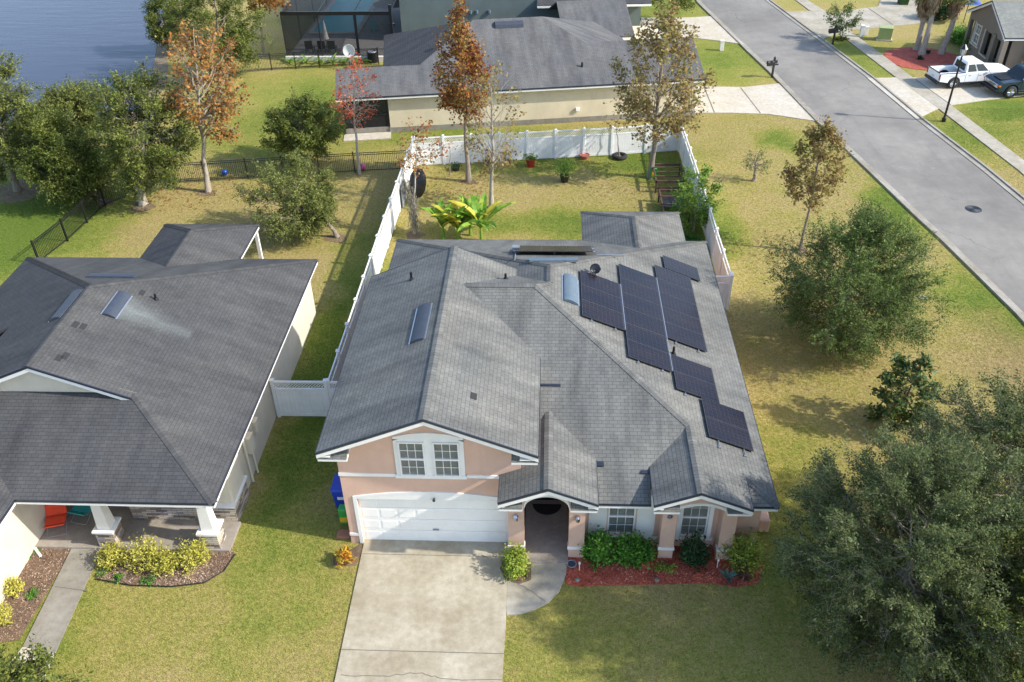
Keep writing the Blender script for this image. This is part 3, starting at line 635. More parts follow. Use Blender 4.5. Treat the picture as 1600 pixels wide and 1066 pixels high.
# right part of the front with two windows
FR_ = fr((1.2, 19.62, 0), 0); wr = MB(FR_)
W1 = (.78, 1.66, .50, 2.16); W2 = (3.12, 3.98, .50, 2.2)
wallgrid(wr, 0, 5.6, 0, 2.62, [W1, W2], .12); wr.build('wall', 'stucco_pink', H)
window(H, (Vector((1.2, 19.7, 0)), (1, 0), (0, -1)), *W1); window(H, (Vector((1.2, 19.7, 0)), (1, 0), (0, -1)), *W2)
# bump-out piers and gable over the right window
fb = fr((3.62, 19.1, 0), 0); bo = MB(fb); gl_ = lambda u: (zgp-M_*abs(u+3.62-4.55))-.14
arch = lambda u: 2.42+.2*(1-((u-1.17)/.75)**2)
bo.box(0, .46, 0, -.55, 0, 2.45); bo.box(1.86, 2.32, 0, -.55, 0, 2.45)
profwall(bo, [0, .23, .46], lambda u: 2.45, gl_, 0, -.5); profwall(bo, [.46+1.4*i/12 for i in range(13)], lambda u: 2.3+.22*(1-((u-1.16)/.7)**2), gl_, 0, -.5); profwall(bo, [1.86, 2.1, 2.32], lambda u: 2.45, gl_, 0, -.5)
bo.build('wall', 'stucco_pink', H, label='pink piers and small gable over the right window')
tr = MB(fb); arcband(tr, .40, 1.92, 2.3, .22, -.02, .1, .03, -.3)
for a in (-.03, 1.83): tr.box(a, a+.52, .03, -.2, .44, .55)
tr.build('trim', 'trim_white', H)
# entry porch: two piers, arch, gable
fp = fr((-1.2, 19.05, 0), 0); po = MB(fp); pt = lambda u: (3.9-M_*abs(u-1.2-.05))-.14
po.box(.0, .5, 0, -.5, 0, 2.3); po.box(1.92, 2.42, 0, -.5, 0, 2.3)
ar = lambda u: 2.3+.55*math.sqrt(max(0, 1-((u-1.21)/.71)**2))
profwall(po, [0, .25, .5], lambda u: 2.3, pt, 0, -.5); profwall(po, [.5+1.42*i/20 for i in range(21)], ar, pt, 0, -.5); profwall(po, [1.92, 2.2, 2.42], lambda u: 2.3, pt, 0, -.5)
po.build('wall', 'stucco_pink', H, label='pink entry arch and piers')
pa = MB(fp); profwall(pa, [.5+1.42*i/24 for i in range(25)], lambda u: ar(u)-.03, lambda u: ar(u)+.12, .035, -.1)
pa.box(-.03, .53, .03, -.2, .44, .55); pa.box(1.89, 2.45, .03, -.2, .44, .55); pa.build('trim', 'trim_white', H)
pi = MB(); pi.box(-1.2, -.9, 19.55, 21.6, 0, 2.9); pi.box(1.0, 1.22, 19.55, 21.6, 0, 2.9); pi.box(-1.2, 1.22, 21.6, 21.8, 0, 2.9); pi.box(-1.2, 1.2, 19.56, 21.6, 2.95, 3.0); pi.build('porch_inner_wall', 'stucco_pink', H)
pfl = MB(); pfl.box(-.7, .72, 18.75, 21.6, -.02, .1); pfl.build('porch_floor', 'concrete_porch', H)
dm = MB(); dm.face([(.02+.5*math.cos(a), 21.3-.5*math.sin(a), .112) for a in [k*math.pi/16 for k in range(17)]]); tag(dm.build('doormat', 'rubber'), 'black half-round doormat inside the arched entry of the pink house', 'doormat')
dr = MB(); dr.box(-.5, .55, 21.5, 21.59, .1, 2.2); D = dr.build('door', 'dark_metal', H); k_ = MB(); k_.sphere((.42, 21.46, 1.1), .04); k_.build('handle', 'chrome', D)
# white trim of the garage facade
gt = MB(FG)
arcband(gt, .30, 5.36, 2.13, .26, 0, .09, .035, 0); profwall(gt, [.30+5.06*i/12 for i in range(13)], lambda u: 2.12, lambda u: 2.14+.26*(1-((u-2.83)/2.53)**2), .03, 0)
gt.box(.30, .42, 0, .035, 0, 2.125); gt.box(5.24, 5.36, 0, .035, 0, 2.125)
gt.box(0, Wd, 0, .03, 3.12, 3.24); gt.box(-.005, .30, 0, .03, .38, .49)
gt.box(-.02, 0, -8.9, .03, 3.12, 3.24)
a0, a1, zz0, zz1 = 1.82, 3.95, 3.14, 4.72
gt.box(a0, a0+.14, 0, .05, zz0, zz1); gt.box(a1-.14, a1, 0, .05, zz0, zz1); gt.box((a0+a1)/2-.13, (a0+a1)/2+.13, 0, .05, zz0, zz1); gt.box(a0-.04, a1+.04, 0, .075, zz0-.03, zz0+.1)
arcband(gt, a0, a1, zz1-.06, .18, 0, .14, .05, 0); profwall(gt, [a0+(a1-a0)*i/12 for i in range(13)], lambda u: zz1-.1, lambda u: zz1-.06+.18*(1-((u-(a0+a1)/2)/((a1-a0)/2))**2), .045, 0)
gt.build('trim', 'trim_white', H)
FW = (Vector((-6.46, 19.44, 0)), (1, 0), (0, -1)); window(H, FW, a0+.14, (a0+a1)/2-.13, zz0+.1, zz1-.08, fw_=.045); window(H, FW, (a0+a1)/2+.13, a1-.14, zz0+.1, zz1-.08, fw_=.045)
# garage door: four rows of raised panels
gd = MB(FG); zt = [.02+i*.525 for i in range(5)]
for i in range(4): gd.box(.42, 5.24, -.16, -.12, zt[i], zt[i+1]-.012)
GD = gd.build('garage_door', 'garage_door', H); gp = MB(FG)
for i in range(4):
    for j in range(8):
        x = .5+j*.595; z = zt[i]+.08; gp.box(x, x+.50, -.122, -.111, z, z+.34); 
gp.build('raised_panels', 'garage_door', GD, bevel=.008); hnd = MB(FG); hnd.box(2.75, 2.95, -.1, -.07, .6, .64); hnd.build('handle', 'grey_metal', GD)
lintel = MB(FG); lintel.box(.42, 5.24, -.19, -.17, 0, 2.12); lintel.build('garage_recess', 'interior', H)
# wall lamps, camera, house number plaque, shutters, base band
def walllamp(x, y, z):
    m = MB(); m.cyl((x, y-.1), .07, z-.12, z+.1, 12, rings=[(z-.14, .02), (z-.1, .07), (z+.06, .085), (z+.12, .03)]); m.box(x-.05, x+.05, y-.03, y, z-.08, z+.08); return m.build('wall_lamp', 'chrome', H)
walllamp(-.95, 19.05, 1.95); walllamp(.98, 19.05, 1.95)
mc = MB(); mc.sphere((-3.55, 19.38, 2.2), .05); mc.tube([(-3.55, 19.5, 2.22), (-3.55, 19.4, 2.2)], .02); mc.build('camera', 'dark_metal', H)
fl = MB(); fl.box(-1.45, -1.3, 19.38, 19.5, 3.02, 3.18); fl.build('flood_lamp', 'trim_white', H)
pq = MB(); pq.loft([[(3.85+.085*math.cos(a), y, 1.98+.085*math.sin(a)) for a in [k*math.pi/10 for k in range(20)]] for y in (19.1, 19.075)]); o = pq.build('house_number_plaque', 'dark_metal', H)
pq = MB(); pq.torus((3.85, 19.07, 1.98), .07, .012, 18, 6, 'y'); pq.box(3.825, 3.875, 19.06, 19.072, 1.94, 2.02); pq.build('plaque_rim', 'zinc', o)
sh = MB(FR_)
for u in (W1[0]-.62, W1[1]+.04): sh.box(u, u+.58, 0, .04, .48, 2.40)
sh.build('shutter', 'shutter', H)
bb = MB(FR_); bb.box(.1, 2.45, 0, .05, .38, .48); bb.box(2.9, 4.2, 0, .05, .38, .48); bb.box(4.75, 5.6, 0, .04, .38, .48)
bb.box(W2[0]-.13, W2[0], 0, .05, .48, 2.4); bb.box(W2[1], W2[1]+.13, 0, .05, .48, 2.4); bb.build('trim', 'trim_white', H)
# roof fittings
def onroof(px, py, f):
    d = ray(px, py); lo, hi = 0.0, 90/d.length
    lo = 10/d.length
    for _ in range(50):
        mid = (lo+hi)/2; p = CAM+d*mid
        if p.z > f(p.x, p.y): lo = mid
        else: hi = mid
    return CAM+d*lo
def pipevent(p, h=.32, r=.045, parent=H, mat='dark_metal'):
    m = MB(); m.cyl((p.x, p.y), r, p.z-.05, p.z+h, 10); m.cyl((p.x, p.y), .15, p.z-.12, p.z+.09, 10, r2=.05); return m.build('vent_pipe', mat, parent)
def offridge(a, b2, f, w_, parent, mat, name='ridge_vent', h=.11, label=None):
    """long curved metal roof vent; a and b2 its ends along the roof, w_ its width vector (downhill)"""
    a, b2, w_ = Vector(a), Vector(b2), Vector(w_); m = MB(); rings = []
    for p in (a, b2):
        r = []
        for k in range(7):
            t_ = k/6; q = p+w_*t_; q.z = f(q.x, q.y)+h*math.sin(math.pi*min(1, .12+t_*.75))**.7; r.append(q)
        for k in (6, 0): q = p+w_*(k/6); q.z = f(q.x, q.y)+.01; r.append(q)
        rings.append(r)
    m.loft(rings); m.build(name, mat, parent, label=label)
    e_ = MB(); c0 = [p+w_*s_ for p, s_ in ((a, -.15), (b2, -.15), (b2, 1.12), (a, 1.12))]
    for q in c0: q.z = f(q.x, q.y)+.012
    e_.face(c0); e_.build('flashing', 'zinc', parent)
plain('vent_blue', (.04, .05, .07), .6, .12, 5); plain('vent_pale', (.09, .125, .16), .6, .12, 5); plain('patch', (.028, .028, .03), .95)
offridge((-4.05, 25.1, 0), (-4.05, 23.0, 0), zUL, (-.46, 0, 0), H, 'vent_blue')
offridge((.55, 27.75, 0), (.55, 26.0, 0), zR, (.5, 0, 0), H, 'vent_pale', h=.14)
offridge((-.75, 28.75, 0), (1.1, 28.9, 0), zB, (0, .55, 0), H, 'vent_pale', h=.14)
pipevent(onroof(643, 437, zUL)); pipevent(onroof(790, 436, zBp), .22); pipevent(onroof(1052, 553, zR), .3); q_ = onroof(762, 433, zBp); mv = MB(); mv.box(q_.x-.2, q_.x+.2, q_.y-.15, q_.y+.15, q_.z-.1, q_.z+.22, .7); mv.build('box_vent', 'vent_blue', H, bevel=.03)
for px, py, f in ((739, 619, zUR),):
    q = onroof(px, py, f); m = MB(); c0 = [Vector((q.x+a, q.y+b2, 0)) for a, b2 in ((-.07, -.15), (.12, -.15), (.12, .15), (-.07, .15))]
    for c_ in c0: c_.z = f(c_.x, c_.y)+.012
    m.face(c0); m.build('shingle_patch', 'patch', H)
q = onroof(845, 602, zF); m = MB(); m.box(-.22, .42, q.y-.05, q.y+.05, q.z-.05, q.z+.03); m.build('flashing_strip', 'drip_edge', H)
# flashings and a diverter where gables meet the roof
m = MB(); m.box(1.5, 1.78, 20.0, 20.3, 3.2, 3.24); m.box(2.92, 3.2, y32-.25, y32-.1, zF(3, y32-.2)+.01, zF(3, y32-.2)+.04); m.build('flashing', 'drip_edge', H)
# left side base strip, meter; right side utility cover
m = MB(); m.box(-6.62, -6.46, 21.0, 21.5, 1.0, 1.7); m.box(-6.58, -6.46, 21.7, 22.0, .9, 1.5); m.build('electric_box', 'grey_metal', H)

# solar arrays
m, t, b = nt('solar_cell'); uv = coord(t, 'UV'); br = t.nodes.new('ShaderNodeTexBrick'); t.links.new(uv, br.inputs[0]); br.offset = 0; br.inputs['Scale'].default_value = 1
br.inputs['Brick Width'].default_value = .16; br.inputs['Row Height'].default_value = .16; br.inputs['Mortar Size'].default_value = .005
br.inputs['Color1'].default_value = (.014, .0115, .015, 1); br.inputs['Color2'].default_value = (.017, .014, .019, 1); br.inputs['Mortar'].default_value = (.045, .042, .052, 1)
pn = noise(t, wpos(t, (.4, 2.2, 1)), 1.1, 4); c_ = mixc(t, 1.0, br.outputs[0], ramp(t, [(.3, (.45, .5, .75)), (.7, (1.0, .82, .78))], pn), 'MULTIPLY'); t.links.new(c_, b.inputs['Base Color']); b.inputs['Roughness'].default_value = .22; b.inputs['Specular IOR Level'].default_value = .2; MATS['solar_cell'] = m  # stretched noise paints a reflected sky gradient into the cell colour
plain('panel_frame', (.045, .045, .05), .35); plain('bright_rail', (.55, .55, .58), .3, .05, metal=.8)
def array(name, label, cells, f, du, dv, lift=.11, rails=()):
    """cells: list of (x0, y0, x1, y1) on the roof plane f"""
    xs = [c_[0] for c_ in cells]; ys = [c_[1] for c_ in cells]
    r_ = thing(name, label, 'solar array', ((min(xs)+max(xs))/2, (min(ys)+max(ys))/2, f(sum(xs)/len(xs), sum(ys)/len(ys))), 0, 'solar arrays on the pink house roof')
    for x0, y0, x1, y1 in cells:
        g_ = .004; c0 = [(x0+g_, y0+g_), (x1-g_, y0+g_), (x1-g_, y1-g_), (x0+g_, y1-g_)]
        m = MB(); m.loft([[(x, y, f(x, y)+lift-.035) for x, y in c0], [(x, y, f(x, y)+lift) for x, y in c0]]); p_ = m.build('solar_panel', 'panel_frame', r_)
        cx, cy = (x0+x1)/2, (y0+y1)/2; c1 = [(cx+(x-cx)*.975, cy+(y-cy)*.97) for x, y in c0]
        m = MB(); m.slope([(x, y, f(x, y)+lift+.003) for x, y in c1]); m.build('cells', 'solar_cell', p_)
    m = MB()
    for (x0, y0), (x1, y1) in rails:
        m.tube([(x0, y0, f(x0, y0)+lift-.06), (x1, y1, f(x1, y1)+lift-.06)], .022, 4)
        n = max(2, int(math.hypot(x1-x0, y1-y0)/1.2))
        for k in range(n+1):
            x, y = x0+(x1-x0)*k/n, y0+(y1-y0)*k/n; m.box(x-.04, x+.04, y-.03, y+.03, f(x, y), f(x, y)+lift-.05)
    if rails: m.build('mounting_rail', 'zinc', r_)
    return r_
cl = []
for x0, y1, n in ((1.17, 28.4, 3), (2.72, 29.93, 6), (4.27, 30.95, 5)):
    for k in range(n): cl.append((x0, y1-(k+1)*1.01, x0+1.52, y1-k*1.01))
cl.append((4.72, 31.0, 6.24, 32.03))
for k in range(2): cl.append((4.30, 23.0+k*.96, 5.80, 23.0+(k+1)*.96)); cl.append((5.14, 21.05+k*.96, 6.64, 21.05+(k+1)*.96))
rl = []
for x, y0, y1 in ((1.5, 25.3, 28.5), (2.35, 25.3, 28.5), (3.05, 23.8, 30), (3.9, 23.8, 30), (4.6, 25.8, 31), (5.45, 25.8, 32.1), (4.6, 22.9, 24.95), (5.45, 22.9, 24.95), (5.45, 20.75, 22.8), (6.3, 20.75, 22.8)): rl.append(((x, y0), (x, y1)))
cl = [(a, max(b2, 0), c_, d) for a, b2, c_, d in cl]
SA = array('solar_array', 'large stepped array of black solar panels on the right slope of the pink house roof', cl, lambda x, y: zR(x), 0, 0, rails=rl)
mm = MB()
for x, y0, y1 in ((2.715, 25.4, 28.4), (4.265, 23.9, 29.9)): mm.box(x-.012, x+.012, y0, y1, zR(x)+.10, zR(x)+.125)
mm.build('joint_strip', 'bright_rail', SA)
array('solar_array', 'small row of three black solar panels on the back slope of the pink house', [(-1.35+k*1.03, 30.45, -1.35+(k+1)*1.03, 32.0) for k in range(3)], zB, 0, 0, lift=.2, rails=[((-1.4, 30.8), (1.8, 30.8)), ((-1.4, 31.6), (1.8, 31.6))])
m = MB(); q = onroof(806, 395, zB); m.box(q.x-.15, q.x+.15, q.y-.1, q.y+.1, q.z, q.z+.3); a_ = zB(0, 30.2)
m.tube([(q.x, q.y, q.z+.05), (q.x+.05, q.y-2.2, zB(0, q.y-2.2)+.05)], .02); m.build('junction_box', 'grey_metal', H)
m = MB(); m.tube([(1.9, 30.5, zB(0, 30.5)+.05), (3.0, 30.4, zB(0, 30.4)+.06), (3.0, 29.95, zR(3.0)+.06)], .018); m.build('conduit', 'zinc', H)
# satellite dish lying on the roof behind the first column
dish = thing('satellite_dish', 'small dark satellite dish beside the solar panels on the pink roof', 'satellite dish', tuple(onroof(930, 430, zR)))
q = onroof(930, 430, zR); m = MB(); rings = []
for k in range(5):
    rr = .2*k/4+.01; rings.append([(q.x+rr*math.cos(a)*1.0, q.y+rr*.55*math.sin(a), q.z+.2+rr*.75*math.sin(a)+.08*(rr/.2)**2) for a in [j*math.pi/10 for j in range(20)]])
m.loft(rings, cap=False); o = m.build('reflector', 'dark_metal', dish, smooth=True); s_ = o.modifiers.new('s', 'SOLIDIFY'); s_.thickness = .015
m = MB(); m.tube([(q.x, q.y, q.z-.02), (q.x, q.y+.05, q.z+.2)], .025); m.tube([(q.x, q.y, q.z+.1), (q.x+.16, q.y-.2, q.z+.3)], .012); m.build('mast', 'dark_metal', dish)
# ------------------------------------------------------------------ the grey roofed neighbour on the left
NH = thing('house', 'cream single storey house with grey roof and stone-based porch columns on the left', 'house', (-17, 26, 0))
nx0, nx1, ny0, ny1 = -23.4, -10.25, 18.6, 33.25; nr = (nx0+nx1)/2; nz = E0+M_*(nx1-nr); na = ny1-(nx1-nr)
nR = lambda x, y=0: E0+M_*(nx1-x); nL = lambda x, y=0: E0+M_*(x-nx0); nF = lambda x, y: E0+M_*(y-ny0); nB = lambda x, y: E0+M_*(ny1-y)
yg = 21.85; xg = nx1-(yg-ny0+.25); xgl = nx0+(yg-ny0+.25)
m = MB(); m.slope(P(nR, (nr, yg), (xg, yg), (xg, yg+.25), (nx1, ny0), (nx1, ny1), (nr, na)), .1)
lB = lambda x, y: E0+M_*(36.4-y)+.002; lRt = lambda x, y=0: E0+M_*(-13.75-x)+.002; lLt = lambda x, y=0: E0+M_*(x+18.25)+.002; lx2 = -16.0; lz2 = lRt(lx2); ly2 = 36.4-(lz2-E0)/M_; lv2 = ny1-(lz2-E0)/M_
m.slope(P(lRt, (-13.75, 36.4), (-13.75, ny1), (lx2, lv2), (lx2, ly2)), .1); m.build('roof', 'shingle_left', NH, label='sunlit grey shingle slopes facing right')
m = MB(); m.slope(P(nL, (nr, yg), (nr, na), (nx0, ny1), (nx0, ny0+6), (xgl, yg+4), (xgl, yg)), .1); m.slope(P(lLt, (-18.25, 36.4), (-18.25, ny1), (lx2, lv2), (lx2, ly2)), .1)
m.build('roof', 'shingle_side', NH, label='shingle slopes facing left, shade put into their darker colour')  # left slopes take a darker shingle than the right: painted shade
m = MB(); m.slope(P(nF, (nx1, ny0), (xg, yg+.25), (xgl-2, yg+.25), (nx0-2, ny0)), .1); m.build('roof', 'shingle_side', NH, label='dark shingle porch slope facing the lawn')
m = MB(); m.slope(P(nB, (nx1, ny1), (nx0, ny1), (nr, na)), .1); m.slope(P(lB, (-18.25, 36.4), (-13.75, 36.4), (lx2, ly2)), .1); m.build('roof', 'shingle_left', NH, label='grey shingle slope facing back')
rc = MB()
for a, b2 in (((nr, yg, nz), (nr, na, nz)), ((nx1, ny1, E0), (nr, na, nz)), ((nx0, ny1, E0), (nr, na, nz)), ((nx1, ny0, E0), (xg, yg+.25, nR(xg))), ((lx2, lv2, lz2), (lx2, ly2, lz2)), ((-13.75, 36.4, E0), (lx2, ly2, lz2)), ((-18.25, 36.4, E0), (lx2, ly2, lz2))):
    rc = MB(); ridgecap(rc, a, b2); rc.build1('ridge_cap', 'shingle_left', NH)
eave(NH, (-16.55, ny0), (nx1, ny0), E0, .5); eave(NH, (nx1, ny0), (nx1, ny1), E0, .33); eave(NH, (nx1, ny1), (-13.75, ny1), E0, .4); eave(NH, (-13.75, ny1), (-13.75, 36.4), E0, .3); eave(NH, (-13.75, 36.4), (-18.25, 36.4), E0, .3); eave(NH, (-18.25, 36.4), (-18.25, ny1), E0, .3); eave(NH, (-18.25, ny1), (nx0, ny1), E0, .4)
rake(NH, [(xgl, yg, nL(xgl)), (nr, yg, nz), (xg, yg, nR(xg))], .3)
m = MB(); m.face([(xgl-.1, yg+.28, nF(0, yg+.28)-.02), (xg+.1, yg+.28, nF(0, yg+.28)-.02), (nr, yg+.28, nz-.12)]); m.build('gable_wall', 'stucco_cream', NH)
# garage wing running forward on the left
m = MB(); wz = lambda x, y=0: E0+M_*(-16.55-x)
m.slope(P(wz, (-16.55, 6), (-16.55, ny0), (-21, ny0+4.45), (-21, 6)), .1); m.build('roof', 'shingle_side', NH, label='slope of the wing that runs forward'); eave(NH, (-16.55, 6), (-16.55, ny0), E0, .35)
# walls
def outl(x0, x1, y0, y1, h=2.55): 
    m = MB(); m.box(x0, x1, y0, y1, 0, h); return m
m = MB(); m.prism([(-14.1, 20.35), (-10.62, 20.35), (-10.62, 32.9), (-23, 32.9), (-23, 22.2), (-14.1, 22.2)], 0, 2.56); m.build('wall', 'stucco_cream', NH)
m = MB(); m.box(-23, -16.95, 6, 22.19, 0, 2.56); m.build('wall', 'stucco_cream', NH, label='long cream wall of the wing beside the walk')
m = MB(); m.prism([(-16.94, 18.95), (-10.4, 18.95), (-10.4, 20.22), (-14.11, 20.22), (-14.11, 22.19), (-16.94, 22.19)], -.02, .12); m.build('porch_floor', 'concrete_porch', NH)
m = MB()
for x in (-14.45, -11.0): m.box(x-.21, x+.21, 19.08, 19.5, .85, 2.5, .62); 
m.box(-16.95, -10.6, 19.12, 19.42, 2.32, 2.53); m.box(-10.9, -10.6, 19.42, 20.3, 2.32, 2.53); m.build('porch_column', 'stucco_white', NH)
def stonemat():
    m, t, b = nt('ledge_stone'); br = t.nodes.new('ShaderNodeTexBrick'); tc = coord(t, 'UV'); t.links.new(tc, br.inputs[0]); br.inputs['Scale'].default_value = 1
    br.inputs['Brick Width'].default_value = .36; br.inputs['Row Height'].default_value = .085; br.inputs['Mortar Size'].default_value = .006; br.inputs['Color1'].default_value = (0, 0, 0, 1); br.inputs['Color2'].default_value = (1, 1, 1, 1)
    br.inputs['Mortar'].default_value = (0, 0, 0, 1)
    c = ramp(t, [(.05, (.16, .14, .13)), (.35, (.42, .33, .25)), (.55, (.55, .51, .46)), (.75, (.62, .50, .36)), (.95, (.30, .29, .31))], br.outputs['Color'])
    c = mixc(t, br.outputs['Fac'], c, (.03, .028, .025)); t.links.new(c, b.inputs['Base Color']); b.inputs['Roughness'].default_value = .9
    bump(t, b, mth(t, 'SUBTRACT', br.outputs['Color'], br.outputs['Fac']), .8, .03); MATS['ledge_stone'] = m
stonemat()
def stonebox(x0, x1, y0, y1, z0, z1, mb):
    for pts, du in (([(x0, y0), (x1, y0)], 0), ([(x1, y0), (x1, y1)], 0), ([(x1, y1), (x0, y1)], 0), ([(x0, y1), (x0, y0)], 0)):
        (a, b2), (c, d) = pts; L = math.hypot(c-a, d-b2); mb.face([(a, b2, z0), (c, d, z0), (c, d, z1), (a, b2, z1)], [(a+b2, z0), (a+b2+L, z0), (a+b2+L, z1), (a+b2, z1)])
m = MB()
for x in (-14.45, -11.0): stonebox(x-.3, x+.3, 18.99, 19.59, .0, .80, m)
stonebox(-14.1, -10.5, 20.23, 20.34, .12, .80, m); stonebox(-10.61, -10.5, 20.35, 21.6, 0, .80, m); m.build('stone_base', 'ledge_stone', NH)
m = MB()
for x in (-14.45, -11.0): m.box(x-.35, x+.35, 18.94, 19.64, .80, .88); 
m.box(-14.15, -10.44, 20.17, 20.34, .80, .88); m.box(-10.61, -10.44, 20.34, 21.66, .80, .88); m.build('ledge_cap', 'trim_white', NH); m = MB(); m.box(-10.61, -10.5, 20.36, 21.52, .88, 2.5); m.build('pilaster', 'stucco_cream', NH)
m = MB(); m.box(-10.62, -10.42, 22.5, 22.9, 1.1, 1.8); m.tube([(-10.5, 22.7, 0), (-10.5, 22.7, 1.1)], .04); m.box(-10.62, -10.45, 23.4, 23.7, 1.3, 1.8); m.tube([(-10.52, 22.2, .05), (-10.52, 22.2, 2.3)], .045, 8); m.build('electric_box', 'stucco_cream', NH)
m = MB(); m.tube([(-16.93, 18.9, .1), (-16.6, 18.6, .03)], .05); m.build('drain_pipe', 'trim_white', NH)
m = MB(); m.box(-13.95, -13.8, 36.1, 36.25, 0, 2.5); m.box(-18.2, -18.05, 36.1, 36.25, 0, 2.5); m.build('lanai_post', 'stucco_white', NH)
m = MB(); q = onroof(182, 478, nR); offridge((q.x-.2, q.y+.8, 0), (q.x-.2, q.y-.7, 0), nR, (.42, 0, 0), NH, 'vent_blue')
q = onroof(103, 478, nL); offridge((q.x+.2, q.y+.9, 0), (q.x+.2, q.y-.9, 0), nL, (-.42, 0, 0), NH, 'vent_blue'); q = onroof(178, 433, nB); offridge((q.x-.9, q.y-.25, 0), (q.x+.9, q.y-.25, 0), nB, (0, .55, 0), NH, 'vent_blue', h=.15)
pipevent(onroof(244, 468, nR), .25, parent=NH)
for px, py in ((117, 507), (129, 510), (91, 559), (101, 556), (221, 457)):
    q = onroof(px, py, nR); m = MB(); c0 = [Vector((q.x+a, q.y+b2, 0)) for a, b2 in ((-.06, -.16), (.12, -.16), (.12, .16), (-.06, .16))]
    for c_ in c0: c_.z = nR(c_.x)+.012
    m.face(c0); m.build('shingle_patch', 'patch', NH)
mm_, t, b = nt('lichen'); a_ = noise(t, wpos(t, (.35, 1.2, 1)), 3, 5, .7); b.inputs['Base Color'].default_value = (.30, .33, .32, 1); b.inputs['Roughness'].default_value = .95
gm_ = coord(t, 'UV'); sp = t.nodes.new('ShaderNodeSeparateXYZ'); t.links.new(gm_, sp.inputs[0])
e1 = mth(t, 'SUBTRACT', 1.0, mth(t, 'MULTIPLY', mth(t, 'ABSOLUTE', mth(t, 'SUBTRACT', sp.outputs[0], .5)), 2.0)); e2 = mth(t, 'SUBTRACT', 1.0, sp.outputs[1])
f_ = mth(t, 'MULTIPLY', mth(t, 'MULTIPLY', mth(t, 'SUBTRACT', mth(t, 'ADD', mth(t, 'MULTIPLY', e1, .8), mth(t, 'MULTIPLY', e2, .5)), mth(t, 'MULTIPLY', a_, .9), clamp=True), 1.2, clamp=True), .4)
out = t.nodes['Material Output']; tr_ = t.nodes.new('ShaderNodeBsdfTransparent'); mx = t.nodes.new('ShaderNodeMixShader'); t.links.new(f_, mx.inputs[0]); t.links.new(tr_.outputs[0], mx.inputs[1]); t.links.new(b.outputs[0], mx.inputs[2]); t.links.new(mx.outputs[0], out.inputs[0]); MATS['lichen'] = mm_
q = onroof(182, 478, nR); m = MB(); c0 = [(q.x+.2, q.y-.9), (q.x+.2, q.y+.9), (q.x+2.6, q.y+.7), (q.x+2.6, q.y-1.2)]; m.face([(x, y, nR(x)+.01) for x, y in c0], [(0, 0), (1, 0), (1, 1), (0, 1)]); m.build('lichen_stain', 'lichen', NH)
# folding chairs on the porch
def lawnchair(px, py, label, cats, mat, rz, z=.12):
    c = G(px, py, z); t_ = thing('folding_chair', label, 'folding chair', (c.x, c.y, z), rz, 'folding chairs on the neighbour porch')
    m = MB(); 
    for s_ in (-.3, .3): m.tube([(s_, -.45, .01), (s_, .3, .45), (s_, .45, .75)], .014); m.tube([(s_, .5, .01), (s_, -.3, .42)], .014)
    m.tube([(-.3, -.45, .01), (.3, -.45, .01)], .014); m.tube([(-.3, .5, .01), (.3, .5, .01)], .014); m.build('frame', 'grey_metal', t_, world=False)
    m = MB(); prof = [(-.42, .40), (-.25, .33), (0, .36), (.18, .34), (.3, .5), (.42, .72), (.52, .86)]
    for (a, za), (b2, zb) in zip(prof[:-1], prof[1:]): m.loft([[(-.33, a, za), (.33, a, za), (.33, a, za+.05), (-.33, a, za+.05)], [(-.33, b2, zb), (.33, b2, zb), (.33, b2, zb+.05), (-.33, b2, zb+.05)]])
    m.build('seat', mat, t_, world=False, smooth=False, bevel=.015)
plain('fabric_orange', (.72, .07, .025), .8, .1); plain('fabric_teal', (.03, .33, .33), .8, .1); plain('fabric_blue', (.02, .06, .36), .7, .15)
lawnchair(93, 822, 'orange padded folding chair on the neighbour porch beside the cream wall', '', 'fabric_orange', .3)
lawnchair(136, 803, 'teal folding chair further back on the neighbour porch', '', 'fabric_teal', -.2)

# ------------------------------------------------------------------ the beige house behind (turned 8.5 degrees)
A8 = math.radians(8.5); RO = Vector((-13.35, 52.9, 0))
RH = thing('house', 'beige single storey house with long grey roof behind the white back fence', 'house', tuple(RO), A8)
F8 = None
def RHb(m, name, mat, label=None, **k): return m.build(name, mat, RH, world=False, label=label, **k)
rF = lambda x, y: 2.6+M_*y; rB = lambda x, y: 2.6+M_*(12.6-y); rLf = lambda x, y=0: 2.6+M_*(x-2.8); rRt = lambda x, y=0: 2.6+M_*(20.05-x)
m = MB(); m.slope([(0, 0, 2.6), (23.6, 0, 2.6), (23.6, 3.75, 4.16), (16.3, 3.75, 4.16), (13.75, 6.3, 5.225), (9.1, 6.3, 5.225), (5.3, 2.5, 3.642), (-.1, 2.5, 3.642), (-.1, 0, 2.6)][1:], .1); RHb(m, 'roof', 'shingle_rear', 'long grey slope facing the back yard')
m = MB(); m.slope([(5.3, 2.5, 3.642), (9.1, 6.3, 5.225), (2.8, 12.6, 2.6), (2.8, 5.0, 2.6)], .1); RHb(m, 'roof', 'shingle_side', 'slope facing left, shade put into its dark colour')  # same roof as the other slopes; its shade is painted with darker shingle
m = MB(); m.slope([(-.1, 2.5, 3.642), (5.3, 2.5, 3.642), (2.8, 5.0, 2.6), (-.1, 5.0, 2.6)], .1); m.slope([(23.6, 3.75, 4.16), (16.3, 3.75, 4.16), (20.05, 7.5, 2.6), (23.6, 7.5, 2.6)], .1)
m.slope([(9.1, 6.3, 5.225), (13.75, 6.3, 5.225), (20.05, 12.6, 2.6), (2.8, 12.6, 2.6)], .1); RHb(m, 'roof', 'shingle_rear', 'grey slopes facing away')
m = MB(); m.slope([(13.75, 6.3, 5.225), (16.3, 3.75, 4.16), (20.05, 7.5, 2.6), (20.05, 12.6, 2.6)], .1); RHb(m, 'roof', 'shingle_rear', 'pale sunlit slope facing the street')
